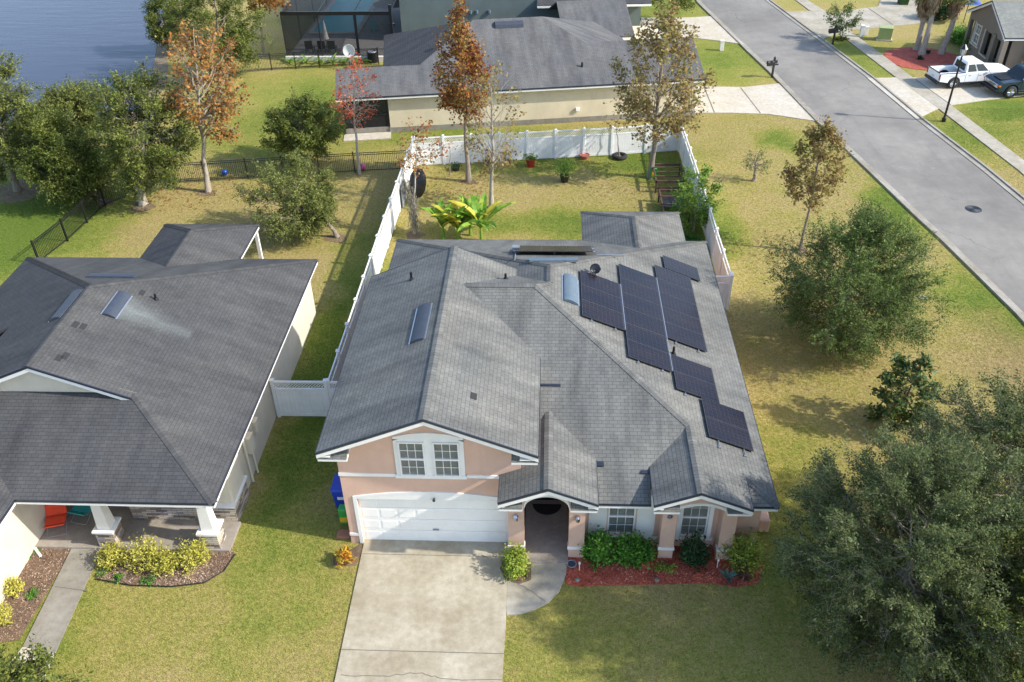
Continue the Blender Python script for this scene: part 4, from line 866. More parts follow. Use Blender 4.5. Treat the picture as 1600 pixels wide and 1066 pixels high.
m = MB(); m.slope([(15.8, 9.3, 2.7), (21.0, 9.3, 2.7), (21.0, 13.2, 4.3), (15.8, 13.2, 4.3)], .1); m.slope([(15.8, 17.2, 2.7), (21.0, 17.2, 2.7), (21.0, 13.2, 4.3), (15.8, 13.2, 4.3)], .1); RHb(m, 'roof', 'shingle_rear', 'small wing roof towards the street')
m = MB(); m.box(17.2, 20.6, 9.7, 16.8, 0, 2.55); m.box(.1, .2, .1, 4.9, 2.35, 2.55)
m.face([(20.62, 9.7, 2.5), (20.62, 16.8, 2.5), (20.62, 13.2, 4.1)])
m.box(3.1, 23.2, .45, 12.2, 0, 2.5) ; RHb(m, 'wall', 'stucco_beige')
m = MB(); m.box(3.05, 23.25, .41, .45, 0, .35); RHb(m, 'base_band', 'concrete_grey')
m = MB(); m.box(-.1, 23.6, .02, .06, 2.39, 2.56); m.box(-.1, 23.6, .06, .45, 2.37, 2.41); m.box(-.1, -.05, .0, 5, 2.39, 2.56); m.box(15.8, 21, 9.32, 9.36, 2.5, 2.66); RHb(m, 'fascia', 'trim_white')
m = MB(); m.box(-.12, 23.62, -.02, .02, 2.55, 2.605); RHb(m, 'gutter', 'drip_edge')
sc = MB(); sc.box(.3, 3.05, .55, .58, 0, 2.4); 
mt, t, b = nt('screen_mesh'); b.inputs['Base Color'].default_value = (.012, .013, .014, 1); b.inputs['Roughness'].default_value = .6; out = t.nodes['Material Output']; tr_ = t.nodes.new('ShaderNodeBsdfTransparent'); mx = t.nodes.new('ShaderNodeMixShader'); mx.inputs[0].default_value = .62
t.links.new(b.outputs[0], mx.inputs[2]); t.links.new(tr_.outputs[0], mx.inputs[1]); t.links.new(mx.outputs[0], out.inputs[0]); MATS['screen_mesh'] = mt
RHb(sc, 'porch_screen', 'screen_mesh'); m = MB(); m.box(.25, 3.1, .5, .62, 0, .38); RHb(m, 'knee_wall', 'concrete_grey'); m = MB(); [m.box(x, x+.07, .5, .6, .38, 2.4) for x in (.25, 1.4, 2.95)]; m.box(.25, 3.1, .5, .6, 1.2, 1.26); m.box(.25, .32, .6, 4.8, .38, 2.4); RHb(m, 'screen_frame', 'black_metal')
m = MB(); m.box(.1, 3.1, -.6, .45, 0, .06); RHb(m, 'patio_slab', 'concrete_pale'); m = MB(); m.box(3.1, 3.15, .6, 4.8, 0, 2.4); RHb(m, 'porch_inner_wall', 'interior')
# ridge vent and pipe
m = MB(); m.loft([[(x, y, 2.6+M_*y+h) for y, h in ((5.35, .02), (5.4, .2), (5.7, .22), (6.0, .02))] for x in (10.5, 12.4)]); RHb(m, 'ridge_vent', 'vent_blue')
m = MB(); m.cyl((15.75, 1.6), .07, 3.2, 3.55, 8); RHb(m, 'vent_pipe', 'dark_metal'); m = MB(); m.box(15.2, 15.45, .3, .42, .8, 1.0); RHb(m, 'wall_vent', 'trim_white')
m = MB(); m.box(9.05, 9.5, .41, .45, 0, 2.4) ; m.box(14.0, 14.03, .42, .45, .4, 2.4)
gm = MB(); gm.box(22.6, 23.25, .3, .42, .0, 1.0)
# downspout and things by the garage corner
m = MB(); m.tube([(6.6, 4.0, 4.35), (6.75, 4.25, 4.55)], .1); RHb(m, 'roof_turbine', 'dark_metal')

# ------------------------------------------------------------------ dark teal house with a pool cage
TH = thing('house', 'dark teal stucco house beyond the beige one, its edge against the pool cage', 'house', (-3, 76, 0), math.radians(3))
m = MB(); m.box(-9.3, 9.9, -3.8, 6, 0, 3.2); m.box(-9.3, 2.1, -3.8, 6, 3.2, 6.4); m.build('wall', 'stucco_teal', TH, world=False)
m = MB(); m.slope([(1.6, -4.6, 3.15), (10.6, -4.6, 3.15), (10.6, 1.2, 5.4), (1.6, 1.2, 5.4)], .1); m.slope([(1.6, 7, 3.1), (10.6, 7, 3.1), (10.6, 1.2, 5.4), (1.6, 1.2, 5.4)], .1)
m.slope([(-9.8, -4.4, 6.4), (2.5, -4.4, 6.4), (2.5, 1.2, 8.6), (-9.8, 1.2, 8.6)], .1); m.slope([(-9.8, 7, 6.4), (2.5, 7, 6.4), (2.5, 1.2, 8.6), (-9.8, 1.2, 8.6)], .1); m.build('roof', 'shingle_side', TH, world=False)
m = MB(); m.box(1.6, 10.6, -4.62, -4.56, 2.92, 3.08); m.box(1.6, 1.65, -4.6, -3.8, 2.92, 3.08); m.build('fascia', 'trim_white', TH, world=False)
m = MB(); m.box(8.15, 8.3, -3.9, -3.8, 0, 2.9); m.build('downspout', 'dark_metal', TH, world=False)
window(TH, (TH.matrix_basis @ Vector((0, -3.8, 0)), (math.cos(TH.rotation_euler.z), math.sin(TH.rotation_euler.z)), (math.sin(TH.rotation_euler.z), -math.cos(TH.rotation_euler.z))), -.3, .9, .3, 1.15, 1, 1, sash=False, blind=False)
m = MB(); [m.cyl((x, -3.86), .13, 2.4, 2.65, 10) for x in (-3.7, -3.2, -2.2)]; m.build('wall_vent', 'vent_pale', TH, world=False)
# pool cage
c0, c1 = G(447, 100), G(600, 90)
PC = thing('pool_cage', 'dark screened pool cage attached to the teal house', 'pool cage', (-17, 70, 0))
cx0, cx1, cy0, cy1 = -20.6, -12.2, 67.9, 88; EV = 3.62
m = MB()
def bar(a, b2, w_=.05): m.tube([a, b2], w_, 4)
m.box(cx0, cx1, cy0-.06, cy0+.06, EV-.15, EV+.12)
for x in (cx0, -17.8, -15.0, cx1): bar((x, cy0, .3), (x, cy0, EV)); bar((x, cy0, EV), (x, cy1, 4.6), .04)
for y in (72.5, 77.5, 82.5): bar((cx0, y, 0), (cx0, y, EV+.05*(y-cy0))); bar((cx0, y, EV+.05*(y-cy0)), (cx1, y, EV+.05*(y-cy0)), .04)
bar((cx0, cy0, EV), (cx0, cy1, 4.6)); bar((cx0, cy0, .9), (cx1, cy0, .9), .03); m.box(-15.05, -14.85, cy0-.05, cy0+.05, .3, EV); m.box(cx1-.1, cx1+.1, cy0-.1, cy0+.1, 0, EV+.6); m.build('frame', 'dark_metal', PC)
m = MB(); m.face([(cx0, cy0, .3), (cx1, cy0, .3), (cx1, cy0, EV), (cx0, cy0, EV)]); m.face([(cx0, cy0, EV), (cx1, cy0, EV), (cx1, cy1, 4.6), (cx0, cy1, 4.6)]); m.face([(cx0, cy0, .3), (cx0, cy1, .3), (cx0, cy1, 4.6), (cx0, cy0, EV)])
s2 = MATS['screen_mesh'].copy(); s2.name = 'cage_screen'; s2.node_tree.nodes['Mix Shader'].inputs[0].default_value = .6; MATS['cage_screen'] = s2; m.build('screen', 'cage_screen', PC)
m = MB(); m.box(cx0-.1, cx1, cy0-.25, cy0+.1, 0, .38); m.build('retaining_wall', 'stucco_white', PC)
plain('deck', (.20, .19, .185), .8, .15, 3); structure(slab([(cx0, cy0+.1), (cx1, cy0+.1), (cx1, cy1), (cx0, cy1)], -.01, .25, 'pool_deck', 'deck'))
pw = thing('swimming_pool', 'turquoise swimming pool inside the screened cage', 'pool', (-18.2, 79, .25))
m = MB(); m.box(-20.0, -16.4, 74.2, 84.5, .262, .285); m.build('water', 'pool_water', pw); m = MB(); m.box(-20.35, -20.0, 73.85, 84.9, .255, .33); m.box(-16.4, -16.05, 73.85, 84.9, .255, .33); m.box(-20.0, -16.4, 73.85, 74.2, .255, .33); m.build('coping', 'concrete_pale', pw)
um = thing('parasol', 'closed cream parasol by the pool inside the cage', 'parasol', (-18.05, 70.5, .25)); m = MB(); m.tube([(-18.05, 70.5, .25), (-18.05, 70.5, 2.3)], .03); m.cyl((-18.05, 70.5), .2, .25, .33); m.build('pole', 'dark_metal', um)
m = MB(); m.cyl((-18.05, 70.5), .2, 0, 0, 10, rings=[(.9, .26), (1.2, .2), (2.0, .09), (2.35, .02)]); m.build('canopy', 'stucco_white', um)
um = thing('parasol', 'wide open grey parasol at the right end of the pool deck', 'parasol', (-13.7, 76.5, .25)); m = MB(); m.tube([(-13.7, 76.5, .25), (-13.7, 76.5, 2.4)], .03); m.cyl((-13.7, 76.5), .25, .25, .33); m.build('pole', 'dark_metal', um)
m = MB(); m.cyl((-13.7, 76.5), .2, 0, 0, 8, rings=[(1.95, 1.5), (2.2, .8), (2.45, .04)]); m.build('canopy', 'concrete_grey', um)
for i, (x, y, cn, mt_) in enumerate(((-19.1, 69.3, 'first dark wicker chair from the left by the pool cage front', 'black_metal'), (-18.1, 69.3, 'dark wicker chair in the middle of the row by the closed parasol', 'black_metal'), (-17.3, 69.3, 'dark wicker chair right of the closed parasol', 'black_metal'), (-14.9, 74.6, 'teal chair on the deck right of the pool', 'fabric_teal'))):
    t_ = thing('patio_chair', cn, 'chair', (x, y, .25), 0, 'chairs on the pool deck'); m = MB(); m.box(-.3, .3, -.3, .3, .3, .42); m.build('seat', mt_, t_, world=False, bevel=.02); m = MB(); m.box(-.3, .3, -.36, -.28, .42, .95); m.build('backrest', mt_, t_, world=False, bevel=.02)
    m = MB(); [m.box(a, a+.06, b2, b2+.06, 0, .3) for a in (-.3, .24) for b2 in (-.3, .24)]; m.build('leg', mt_, t_, world=False)
# white dish on a pole
c = G(549, 108); t_ = thing('satellite_dish', 'white satellite dish on a pole behind the red-leaved tree', 'satellite dish', (c.x, c.y, 0)); m = MB(); m.tube([(0, 0, 0), (0, 0, 1.2)], .03); m.build('mast', 'zinc', t_, world=False)
m = MB(); m.loft([[(q*math.cos(a), -.1-.1*(1-(q/.45)**2)*-1, 1.4+q*math.sin(a)*1.1) for a in [k*math.pi/10 for k in range(20)]] for q in (.45, .3, .15, .01)], cap=False); o = m.build('reflector', 'trim_white', t_, world=False); s_ = o.modifiers.new('s', 'SOLIDIFY'); s_.thickness = .015
m = MB(); m.tube([(0, -.1, 1.2), (.1, -.5, 1.3)], .015); m.box(.06, .14, -.55, -.45, 1.27, 1.35); m.build('receiver_arm', 'dark_metal', t_, world=False)
# ac unit
c = G(581, 100); t_ = thing('air_conditioner', 'dark blue-grey air conditioner on the lawn beside the beige house roof', 'air conditioner', (c.x, c.y+.6, 0)); m = MB(); m.cyl((0, 0), .42, 0, .75, 20); m.build('casing', 'dark_metal', t_, world=False); m = MB(); m.torus((0, 0, .76), .3, .05); m.torus((0, 0, .76), .15, .03); m.build('fan_grille', 'grey_metal', t_, world=False)

# ------------------------------------------------------------------ brown house top right
BH = thing('house', 'brown gabled house behind the parked vehicles across the street', 'house', (34, 66, 0), 0)
gy0, gy1, gx = 64.2, 71.2, 32.0; gc = (gy0+gy1)/2; gzz = lambda y: 2.75+M_*1.12*(gc-gy0-abs(y-gc)); gtop = gzz(gc)
m = MB(); m.slope([(gx, gy0, 2.75), (gx, gc, gtop), (gx+14, gc, gtop), (gx+14, gy0, 2.75)], .1); m.slope([(gx, gy1, 2.75), (gx, gc, gtop), (gx+14, gc, gtop), (gx+14, gy1, 2.75)], .1); m.build('roof', 'shingle_far', BH)
FB = (Vector((gx+.14, gy1-.4, 0)), (0, -1), (-1, 0)); m = MB(FB)
ww = gy1-gy0-.8
wallgrid(m, 0, ww, 0, 2.5, [(.35, .95, .3, 2.3), (1.5, 2.4, .9, 2.3), (3.3, 4.3, .6, 2.3), (5.0, 5.9, .1, 2.3)], .25); profwall(m, [ww*i/10 for i in range(11)], lambda u: 2.5, lambda u: gzz(gy1-.4-u)-.13, 0, -.2); m.build('wall', 'stucco_brown', BH)
m = MB(); m.box(gx+.8, gx+13, gy0+.4, gy1-.4, 0, 2.5); m.build('inner_wall', 'stucco_brown', BH)
window(BH, (FB[0]+Vector((.06, 0, 0)), FB[1], FB[2]), 1.5, 2.4, .9, 2.3, 2, 2)
rake(BH, [(gx, gy1, 2.75), (gx, gc, gtop), (gx, gy0, 2.75)], .14, n=(-1, 0), h=.22); eave(BH, (gx, gy0), (gx+14, gy0), 2.75, .4)
m = MB(FB)
for a in (1.35, 2.4): m.box(a, a+.15, 0, .04, .8, 2.4)
m.box(1.2, 2.7, 0, .06, .75, .85); m.box(3.1, 4.5, 0, .06, .55, .65); m.box(3.1, 3.2, 0, .05, .65, 2.35); m.build('trim', 'concrete_pale', BH)
m = MB(); m.box(gx+.0, gx+.35, gy0+.0, gy0+.35, 0, 2.5); m.box(gx+.0, gx+.1, gy0+1.5, gy0+1.85, 0, 2.5); m.build('porch_column', 'stucco_brown', BH)
m = MB(); [m.box(gx+2+3*i, gx+2.35+3*i, gy0-.05, gy0+.3, 0, 2.5) for i in range(3)]; m.build('porch_column', 'stucco_brown', BH)
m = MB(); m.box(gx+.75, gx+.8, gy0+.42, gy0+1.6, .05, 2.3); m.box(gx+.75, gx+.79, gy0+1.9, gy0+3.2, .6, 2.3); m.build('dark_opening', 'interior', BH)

# ------------------------------------------------------------------ fences
def vinylfence(name, label, pts, step=1.83, h=1.78, gate=False):
    L0 = Vector(pts[0]); root = thing(name, label, 'fence', (L0.x, L0.y, 0))
    for a, b2 in zip(pts[:-1], pts[1:]):
        a, b2 = Vector(a), Vector(b2); d = (b2-a).normalized(); L = (b2-a).length; n = max(1, round(L/step)); w_ = L/n; ang = (d.x, d.y); F = (Vector((a.x, a.y, 0)), ang, (-d.y, d.x))
        for k in range(n+1):
            if k == n and (b2-Vector(pts[-1])).length > .01: continue
            x = k*w_; m = MB(F); m.box(x-.064, x+.064, -.064, .064, 0, h+.04); m.box(x-.08, x+.08, -.08, .08, h+.04, h+.065); m.loft([[(x-.08, -.08, h+.065), (x+.08, -.08, h+.065), (x+.08, .08, h+.065), (x-.08, .08, h+.065)], [(x-.02, -.02, h+.12), (x+.02, -.02, h+.12), (x+.02, .02, h+.12), (x-.02, .02, h+.12)]]); m.build('post', 'vinyl', root)
        for k in range(n):
            x0, x1 = k*w_+.064, (k+1)*w_-.064; m = MB(F); m.box(x0, x1, -.025, .025, .04, .18); m.box(x0, x1, -.025, .025, h-.44, h-.36); m.box(x0, x1, -.025, .025, h-.08, h)
            nb = max(2, int((x1-x0)/.15)); bw = (x1-x0)/nb
            for j in range(nb): m.box(x0+j*bw+.003, x0+(j+1)*bw-.003, -.012, .012, .16, h-.42)
            p_ = m.build('panel', 'vinyl', root)
            m = MB(F); z0, z1 = h-.36, h-.08; hh = z1-z0; s_ = .125; j = -int(hh/s_)-1
            while x0+j*s_ < x1:
                for sg, nn in ((1, .004), (-1, -.004)):
                    # slat from (xa,z0) to (xa+hh,z1) clipped to the bay
                    xa, xb = (x0+j*s_, x0+j*s_+hh); za, zb = (z0, z1) if sg > 0 else (z1, z0)
                    def at_(x): return za+(zb-za)*(x-xa)/(xb-xa)
                    ca, cb = max(xa, x0), min(xb, x1)
                    if cb-ca > .02: m.face([(ca, nn, at_(ca)-.018), (cb, nn, at_(cb)-.018), (cb, nn, at_(cb)+.018), (ca, nn, at_(ca)+.018)])
                j += 1
            m.build('lattice', 'vinyl', p_)
    return root
NL, NRt = (-8.15, 48.75), (7.85, 51.05)
FLf = (-8.35, 25.85)
vinylfence('vinyl_fence', 'long white lattice-topped vinyl fence down the left side of the back yard', [NL, (-8.3, 37), FLf])
vinylfence('vinyl_fence', 'white vinyl fence with lattice top across the far end of the back yard', [(NL[0]+.13, NL[1]+.02), (-1.4, 49.67), (3.7, 50.35), NRt])
vinylfence('vinyl_fence', 'white vinyl fence with lattice top on the right side yard behind the citrus tree', [(7.9, 50.9), (8.05, 42), (8.1, 33.8)])
vinylfence('vinyl_fence', 'short white vinyl fence between the cream house and the pink house', [(-10.5, 25.8), (-8.45, 25.82), (-6.52, 25.8)], step=2.1)
vinylfence('vinyl_fence', 'short white vinyl gate section at the right rear corner of the pink house', [(6.95, 33.62), (8.1, 33.62)], step=1.2)
def metalfence(label, pts, h=1.25, step=2.3, mat='black_metal'):
    root = thing('metal_fence', label, 'fence', (*pts[0], 0))
    for a, b2 in zip(pts[:-1], pts[1:]):
        a, b2 = Vector(a), Vector(b2); d = (b2-a).normalized(); L = (b2-a).length; n = max(1, round(L/step)); w_ = L/n; F = (Vector((a.x, a.y, 0)), (d.x, d.y), (-d.y, d.x))
        for k in range(n+1):
            m = MB(F); x = k*w_; m.box(x-.035, x+.035, -.035, .035, 0, h+.08); m.build('post', mat, root)
        for k in range(n):
            x0, x1 = k*w_+.035, (k+1)*w_-.035; m = MB(F); m.box(x0, x1, -.018, .018, .12, .15); m.box(x0, x1, -.018, .018, h-.15, h-.12); m.box(x0, x1, -.018, .018, h-.03, h)
            nb = int((x1-x0)/.105)
            for j in range(nb): x = x0+(j+.5)*(x1-x0)/nb; m.box(x-.009, x+.009, -.009, .009, .05, h-.03)
            m.build('picket_panel', mat, root)
metalfence('black metal picket fence from the white fence corner to the lakeside oaks', [(-8.35, 48.2)] + g2((555, 270), (388, 280), (255, 288)))
metalfence('black metal picket fence running past the left oaks down to the cream house', g2((255, 288), (165, 322), (106, 377), (62, 412)))
metalfence('black metal picket fence in front of the pool cage plants', g2((360, 116), (425, 110), (500, 106), (592, 101)))
# ------------------------------------------------------------------ trees and plants
leafmat('leaf_oak', [(.04, .06, .012), (.09, .12, .022), (.155, .185, .035), (.26, .28, .07)], .3)
leafmat('leaf_oak_pale', [(.05, .07, .018), (.12, .145, .034), (.2, .22, .055), (.29, .31, .10)], .3)
leafmat('leaf_oak_blue', [(.03, .06, .016), (.078, .125, .03), (.13, .185, .042), (.21, .265, .075)], .3)
leafmat('leaf_liveoak', [(.035, .055, .018), (.08, .11, .034), (.135, .168, .058), (.22, .25, .10)], .38)
leafmat('leaf_orange', [(.12, .05, .02), (.32, .13, .035), (.42, .22, .06), (.25, .24, .08)], .35)
leafmat('leaf_rust', [(.13, .045, .02), (.30, .095, .03), (.36, .20, .05), (.20, .20, .06)], .35)
leafmat('leaf_brownish', [(.16, .11, .05), (.27, .17, .065), (.30, .25, .08), (.19, .20, .06)], .35)
leafmat('leaf_red', [(.3, .05, .025), (.5, .1, .05), (.5, .2, .08)], .35)
leafmat('leaf_citrus', [(.05, .13, .02), (.12, .25, .035), (.24, .38, .06), (.36, .42, .07)], .4)
leafmat('leaf_magnolia', [(.025, .05, .016), (.05, .095, .027), (.10, .15, .04), (.25, .19, .06)], .15, .35)
leafmat('leaf_shrub', [(.03, .11, .015), (.09, .25, .03), (.2, .42, .06)], .35)
leafmat('leaf_darkshrub', [(.015, .04, .015), (.03, .075, .025), (.06, .11, .04)], .25)
leafmat('leaf_yellow', [(.3, .3, .05), (.55, .52, .09), (.68, .64, .16)], .35)
leafmat('leaf_lime', [(.12, .22, .03), (.28, .38, .05), (.5, .52, .1)], .35)
leafmat('leaf_croton', [(.3, .05, .02), (.6, .25, .03), (.65, .45, .06), (.2, .2, .04)], .35)
leafmat('leaf_banana', [(.09, .22, .03), (.2, .38, .05), (.38, .5, .08)], .4, .4)
leafmat('leaf_banana_yellow', [(.4, .42, .05), (.6, .5, .06), (.65, .6, .12)], .4, .4)
leafmat('leaf_frond_dead', [(.18, .11, .06), (.34, .24, .14), (.46, .36, .24)], .2)
leafmat('leaf_agave', [(.10, .17, .15), (.16, .25, .22)], .15); leafmat('leaf_moss', [(.22, .20, .16), (.34, .32, .27)], .2)
leafmat('leaf_bromeliad', [(.06, .05, .04), (.13, .11, .06), (.25, .08, .07)], .2)

def tubes(segs, name, mat, parent, n=5, label=None):
    """segs: list of (p0, r0, p1, r1); one open tube each, overlapping at the joints"""
    k = len(segs); A = np.array([s[0] for s in segs], float); B = np.array([s[2] for s in segs], float); ra = np.array([s[1] for s in segs]); rb = np.array([s[3] for s in segs])
    D = B-A; D /= (np.linalg.norm(D, axis=1)[:, None]+1e-9); h = np.where(np.abs(D[:, 2:3]) < .9, np.array([[0, 0, 1.]]), np.array([[1., 0, 0]])); X = np.cross(D, h); X /= np.linalg.norm(X, axis=1)[:, None]; Y = np.cross(D, X)
    V = np.empty((k, 2, n, 3))
    for j in range(n):
        a = 2*math.pi*j/n; o = X*math.cos(a)+Y*math.sin(a); V[:, 0, j] = A+o*ra[:, None]; V[:, 1, j] = B+o*rb[:, None]
    F = np.empty((k, n, 4), np.int32); base = np.arange(k)*2*n
    for j in range(n): F[:, j, 0] = base+j; F[:, j, 1] = base+(j+1) % n; F[:, j, 2] = base+n+(j+1) % n; F[:, j, 3] = base+n+j
    me = bpy.data.meshes.new(name); me.vertices.add(k*2*n); me.vertices.foreach_set('co', V.astype(np.float32).ravel()); me.loops.add(k*n*4); me.loops.foreach_set('vertex_index', F.ravel()); me.polygons.add(k*n)
    me.polygons.foreach_set('loop_start', np.arange(0, k*n*4, 4, dtype=np.int32)); me.polygons.foreach_set('use_smooth', np.ones(k*n, bool)); me.update(); me.validate(); me.materials.append(MATS[mat])
    o = bpy.data.objects.new(name, me); COL.objects.link(o); o.parent = parent
    if label: o['label'] = label
    return o
def unit(v): return v/(np.linalg.norm(v)+1e-9)
def tree(name, label, base, ctr, rad, trunk_r=.13, limbs=16, twigs=9, sprays=5, leaves=16, lsize=.09, lmat='leaf_oak', bmat='bark_grey', spray=.55, fork=.3, shape=1.0, bare=.0, jit=.07, upward=.35, aspect=.5, lean=0.0, trunks=1, group=None, seed=1, cat='tree', fill=.35, basal=True, shell=.82, top=.92, limb_r=1.0, rough=.8):
    """base (x,y); ctr world centre of the crown (x,y,z), rad (rx,ry,rz).  trunk > limbs > twigs > leafy sprays"""
    R = np.random.default_rng(seed); bx, by = base[0], base[1]; root = thing(name, label, cat, (bx, by, 0), 0, group)
    c = np.array([ctr[0]-bx, ctr[1]-by, ctr[2]]); r = np.array(rad, float); segs = []; LP = []; LN = []; LD = []
    bot = c[2]-r[2]; zf = max(.25, bot+fork*2*r[2]*.5); topz = c[2]+r[2]*top
    axes = []
    for ti in range(trunks):
        off = R.normal(0, .12, 2)*(trunks > 1); pts = []; m = 9
        tx = c[0]+(R.normal(0, .5*r[0]) if trunks > 1 else 0); ty = c[1]+(R.normal(0, .5*r[1]) if trunks > 1 else 0)
        for i in range(m+1):
            t = i/m; w = t**1.25; pts.append(np.array([off[0]+(tx-off[0])*w, off[1]+(ty-off[1])*w, topz*t])+np.array([*R.normal(0, .05*min(1, t*4), 2), 0])*(.4+r[0]*.25))
        for i in range(m):
            f0 = (1-i/m)**.9; f1 = (1-(i+1)/m)**.9; k0 = 1.35 if i == 0 and basal else 1; segs.append((pts[i], trunk_r*(f0*.93+.07)*k0, pts[i+1], trunk_r*(f1*.93+.07)))
        axes.append(pts)
    def along(pts, z):
        for i in range(len(pts)-1):
            if pts[i+1][2] >= z: t = (z-pts[i][2])/max(1e-6, pts[i+1][2]-pts[i][2]); return pts[i]+(pts[i+1]-pts[i])*t
        return pts[-1]
    for li in range(limbs):
        pts = axes[li % trunks]; ph = (li+.5)/limbs; ct = 1-2*ph*.93 if fill >= 0 else R.uniform(-.9, 1); az = li*2.39996+R.normal(0, .25); st = math.sqrt(max(0, 1-ct*ct))
        e = R.uniform(rough, 1.0)*(1+R.normal(0, .07)); d = np.array([math.cos(az)*st, math.sin(az)*st, ct]); 
        k_ = 1.0
        if shape != 1.0: k_ = (1-max(0, ct))**(shape-1) if shape > 1 else 1
        tip = c+d*r*e*np.array([k_, k_, 1])*.86
        hz = R.uniform(.15, .6); z0 = max(zf*(.75+.4*R.random()), min(tip[2]-upward*np.hypot(tip[0]-c[0], tip[1]-c[1])-.2*r[2], topz*.92)); s = along(pts, z0)
        L = np.linalg.norm(tip-s); lr = trunk_r*np.clip(.42*(L/(r.max()*1.2)), .14, .5)*limb_r; m = 5; lp = []
        for i in range(m+1):
            t = i/m; q = s+(tip-s)*t; q = q+np.array([0, 0, -1])*(L*.10*math.sin(math.pi*t))*(1 if ct > 0 else -.4)+R.normal(0, .04*L*min(1, 3*t)*.5, 3); lp.append(q)
        for i in range(m): segs.append((lp[i], lr*(1-i/m*.75), lp[i+1], lr*(1-(i+1)/m*.75)))
        for tw in range(twigs):
            t = R.uniform(.30, 1.0) if tw else 1.0; i = min(int(t*m), m-1); s2 = lp[i]+(lp[i+1]-lp[i])*(t*m-i)
            out = unit((s2-c)/r+R.normal(0, .15, 3)); dd = unit(out*.8+unit(tip-s)*.55+R.normal(0, .42, 3)+np.array([0, 0, .15])); tl = R.uniform(.45, 1.0)*r.mean()*.42
            e2 = s2+dd*tl; q = (e2-c)/(r*np.array([k_, k_, 1])); qn = np.linalg.norm(q)
            if qn > 1.02: e2 = c+(e2-c)/qn*1.02; 
            tr_ = lr*.28; mid = (s2+e2)/2+R.normal(0, .05*tl, 3); segs.append((s2, tr_, mid, tr_*.75)); segs.append((mid, tr_*.75, e2, tr_*.35))
            if R.random() < bare: 
                for _ in range(3): ss = mid+(e2-mid)*R.random(); segs.append((ss, tr_*.4, ss+unit(dd+R.normal(0, .6, 3))*spray*R.uniform(.6, 1.3), tr_*.12))
                continue
            for sp in range(sprays):
                t2 = R.uniform(.2, 1.0); s3 = (s2+(mid-s2)*t2*2 if t2 < .5 else mid+(e2-mid)*(t2*2-1)); d3 = unit(dd*.7+out*.35+R.normal(0, .55, 3)+np.array([0, 0, .1])); sl_ = spray*R.uniform(.55, 1.25); e3 = s3+d3*sl_
                segs.append((s3, tr_*.35, e3, tr_*.1)); n = max(2, int(leaves*R.uniform(.6, 1.3))); u = R.random(n)**.75
                P_ = s3+np.outer(u*1.08, d3)*sl_+R.normal(0, jit, (n, 3)); LP.append(P_); LN.append(R.normal(0, .75, (n, 3))+np.array([0, 0, .9])+out*.3); LD.append(R.normal(0, .6, (n, 3))+d3)
    tubes(segs, 'trunk', bmat, root)
    if LP:
        P_ = np.concatenate(LP); quads('crown', P_, np.concatenate(LN), lsize*R.uniform(.6, 1.35, len(P_)), aspect, lmat, root, long=np.concatenate(LD))
    return root, (np.concatenate(LP) if LP else None)
def ftree(name, label, bpx, cpx, hw, ytop, ybot, dy=0.0, deep=1.0, **k):
    """bpx pixel of the foot, crown spans cpx +- hw across and ytop..ybot down the photo"""
    b = G(*bpx); Y = b.y+dy; T = Yp(cpx, ytop, Y); Bt = Yp(cpx, ybot, Y); rx = (Yp(cpx+hw, (ytop+ybot)/2, Y).x-Yp(cpx-hw, (ytop+ybot)/2, Y).x)/2; ry = rx*deep
    # the silhouette of an ellipsoid seen at the local view angle: top edge z' = cz + sqrt(rz^2 + (ry tan a)^2)
    ta = (CAM.z-(T.z+Bt.z)/2)/math.hypot(Y, (T.x+Bt.x)/2); h = (T.z-Bt.z)/2; rz = math.sqrt(max((h*.35)**2, h*h-(ry*ta)**2)); cz = (T.z+Bt.z)/2
    return tree(name, label, (b.x, b.y), ((T.x+Bt.x)/2, Y, max(cz, rz*.8)), (rx, ry, rz), **k)

# foreground oaks, right
tree('oak_tree', 'huge grey-green live oak filling the lower right corner beside the pink house', (10.1, 16.5), (10.0, 16.2, 3.75), (3.5, 3.6, 3.35), trunk_r=.2, rough=.86, limbs=80, twigs=18, sprays=9, leaves=20, lsize=.078, spray=.38, top=.5, limb_r=.5, lmat='leaf_liveoak', bmat='bark_pale', bare=.05, seed=3, jit=.05, group='live oaks on the right lawn', aspect=.42)
tree('oak_tree', 'large live oak at the right edge, behind the huge foreground oak', (13.9, 19.0), (13.8, 18.9, 3.8), (3.3, 3.2, 3.2), trunk_r=.2, rough=.86, limbs=70, twigs=16, sprays=8, leaves=17, lsize=.085, spray=.4, top=.5, limb_r=.5, lmat='leaf_liveoak', bmat='bark_pale', bare=.07, seed=5, jit=.05, group='live oaks on the right lawn', aspect=.42)
ftree('oak_tree', 'dark green oak standing alone on the lawn right of the solar panels', (1303, 538), 1335, 134, 318, 545, deep=.95, trunk_r=.15, rough=.55, limbs=46, twigs=13, sprays=8, leaves=22, lsize=.10, spray=.75, top=.7, limb_r=.6, lmat='leaf_oak_blue', bare=.03, seed=8, aspect=.36, jit=.05, shape=1.25, fork=.2)
ftree('magnolia_tree', 'small glossy dark magnolia just above the foreground oaks', (1412, 668), 1412, 46, 552, 680, trunk_r=.07, limbs=20, twigs=7, sprays=4, leaves=8, lsize=.19, spray=.22, rough=.55, lmat='leaf_magnolia', bmat='bark_dark', seed=9, jit=.1, aspect=.45)
tree('oak_tree', 'lowest right live oak, cut by the bottom right corner', (13.0, 14.2), (12.9, 14.1, 3.4), (3.0, 3.0, 3.1), trunk_r=.18, rough=.86, limbs=60, twigs=16, sprays=8, leaves=17, lsize=.085, spray=.4, top=.5, limb_r=.5, lmat='leaf_oak', bmat='bark_pale', bare=.05, seed=6, jit=.05, group='live oaks on the right lawn', aspect=.45)
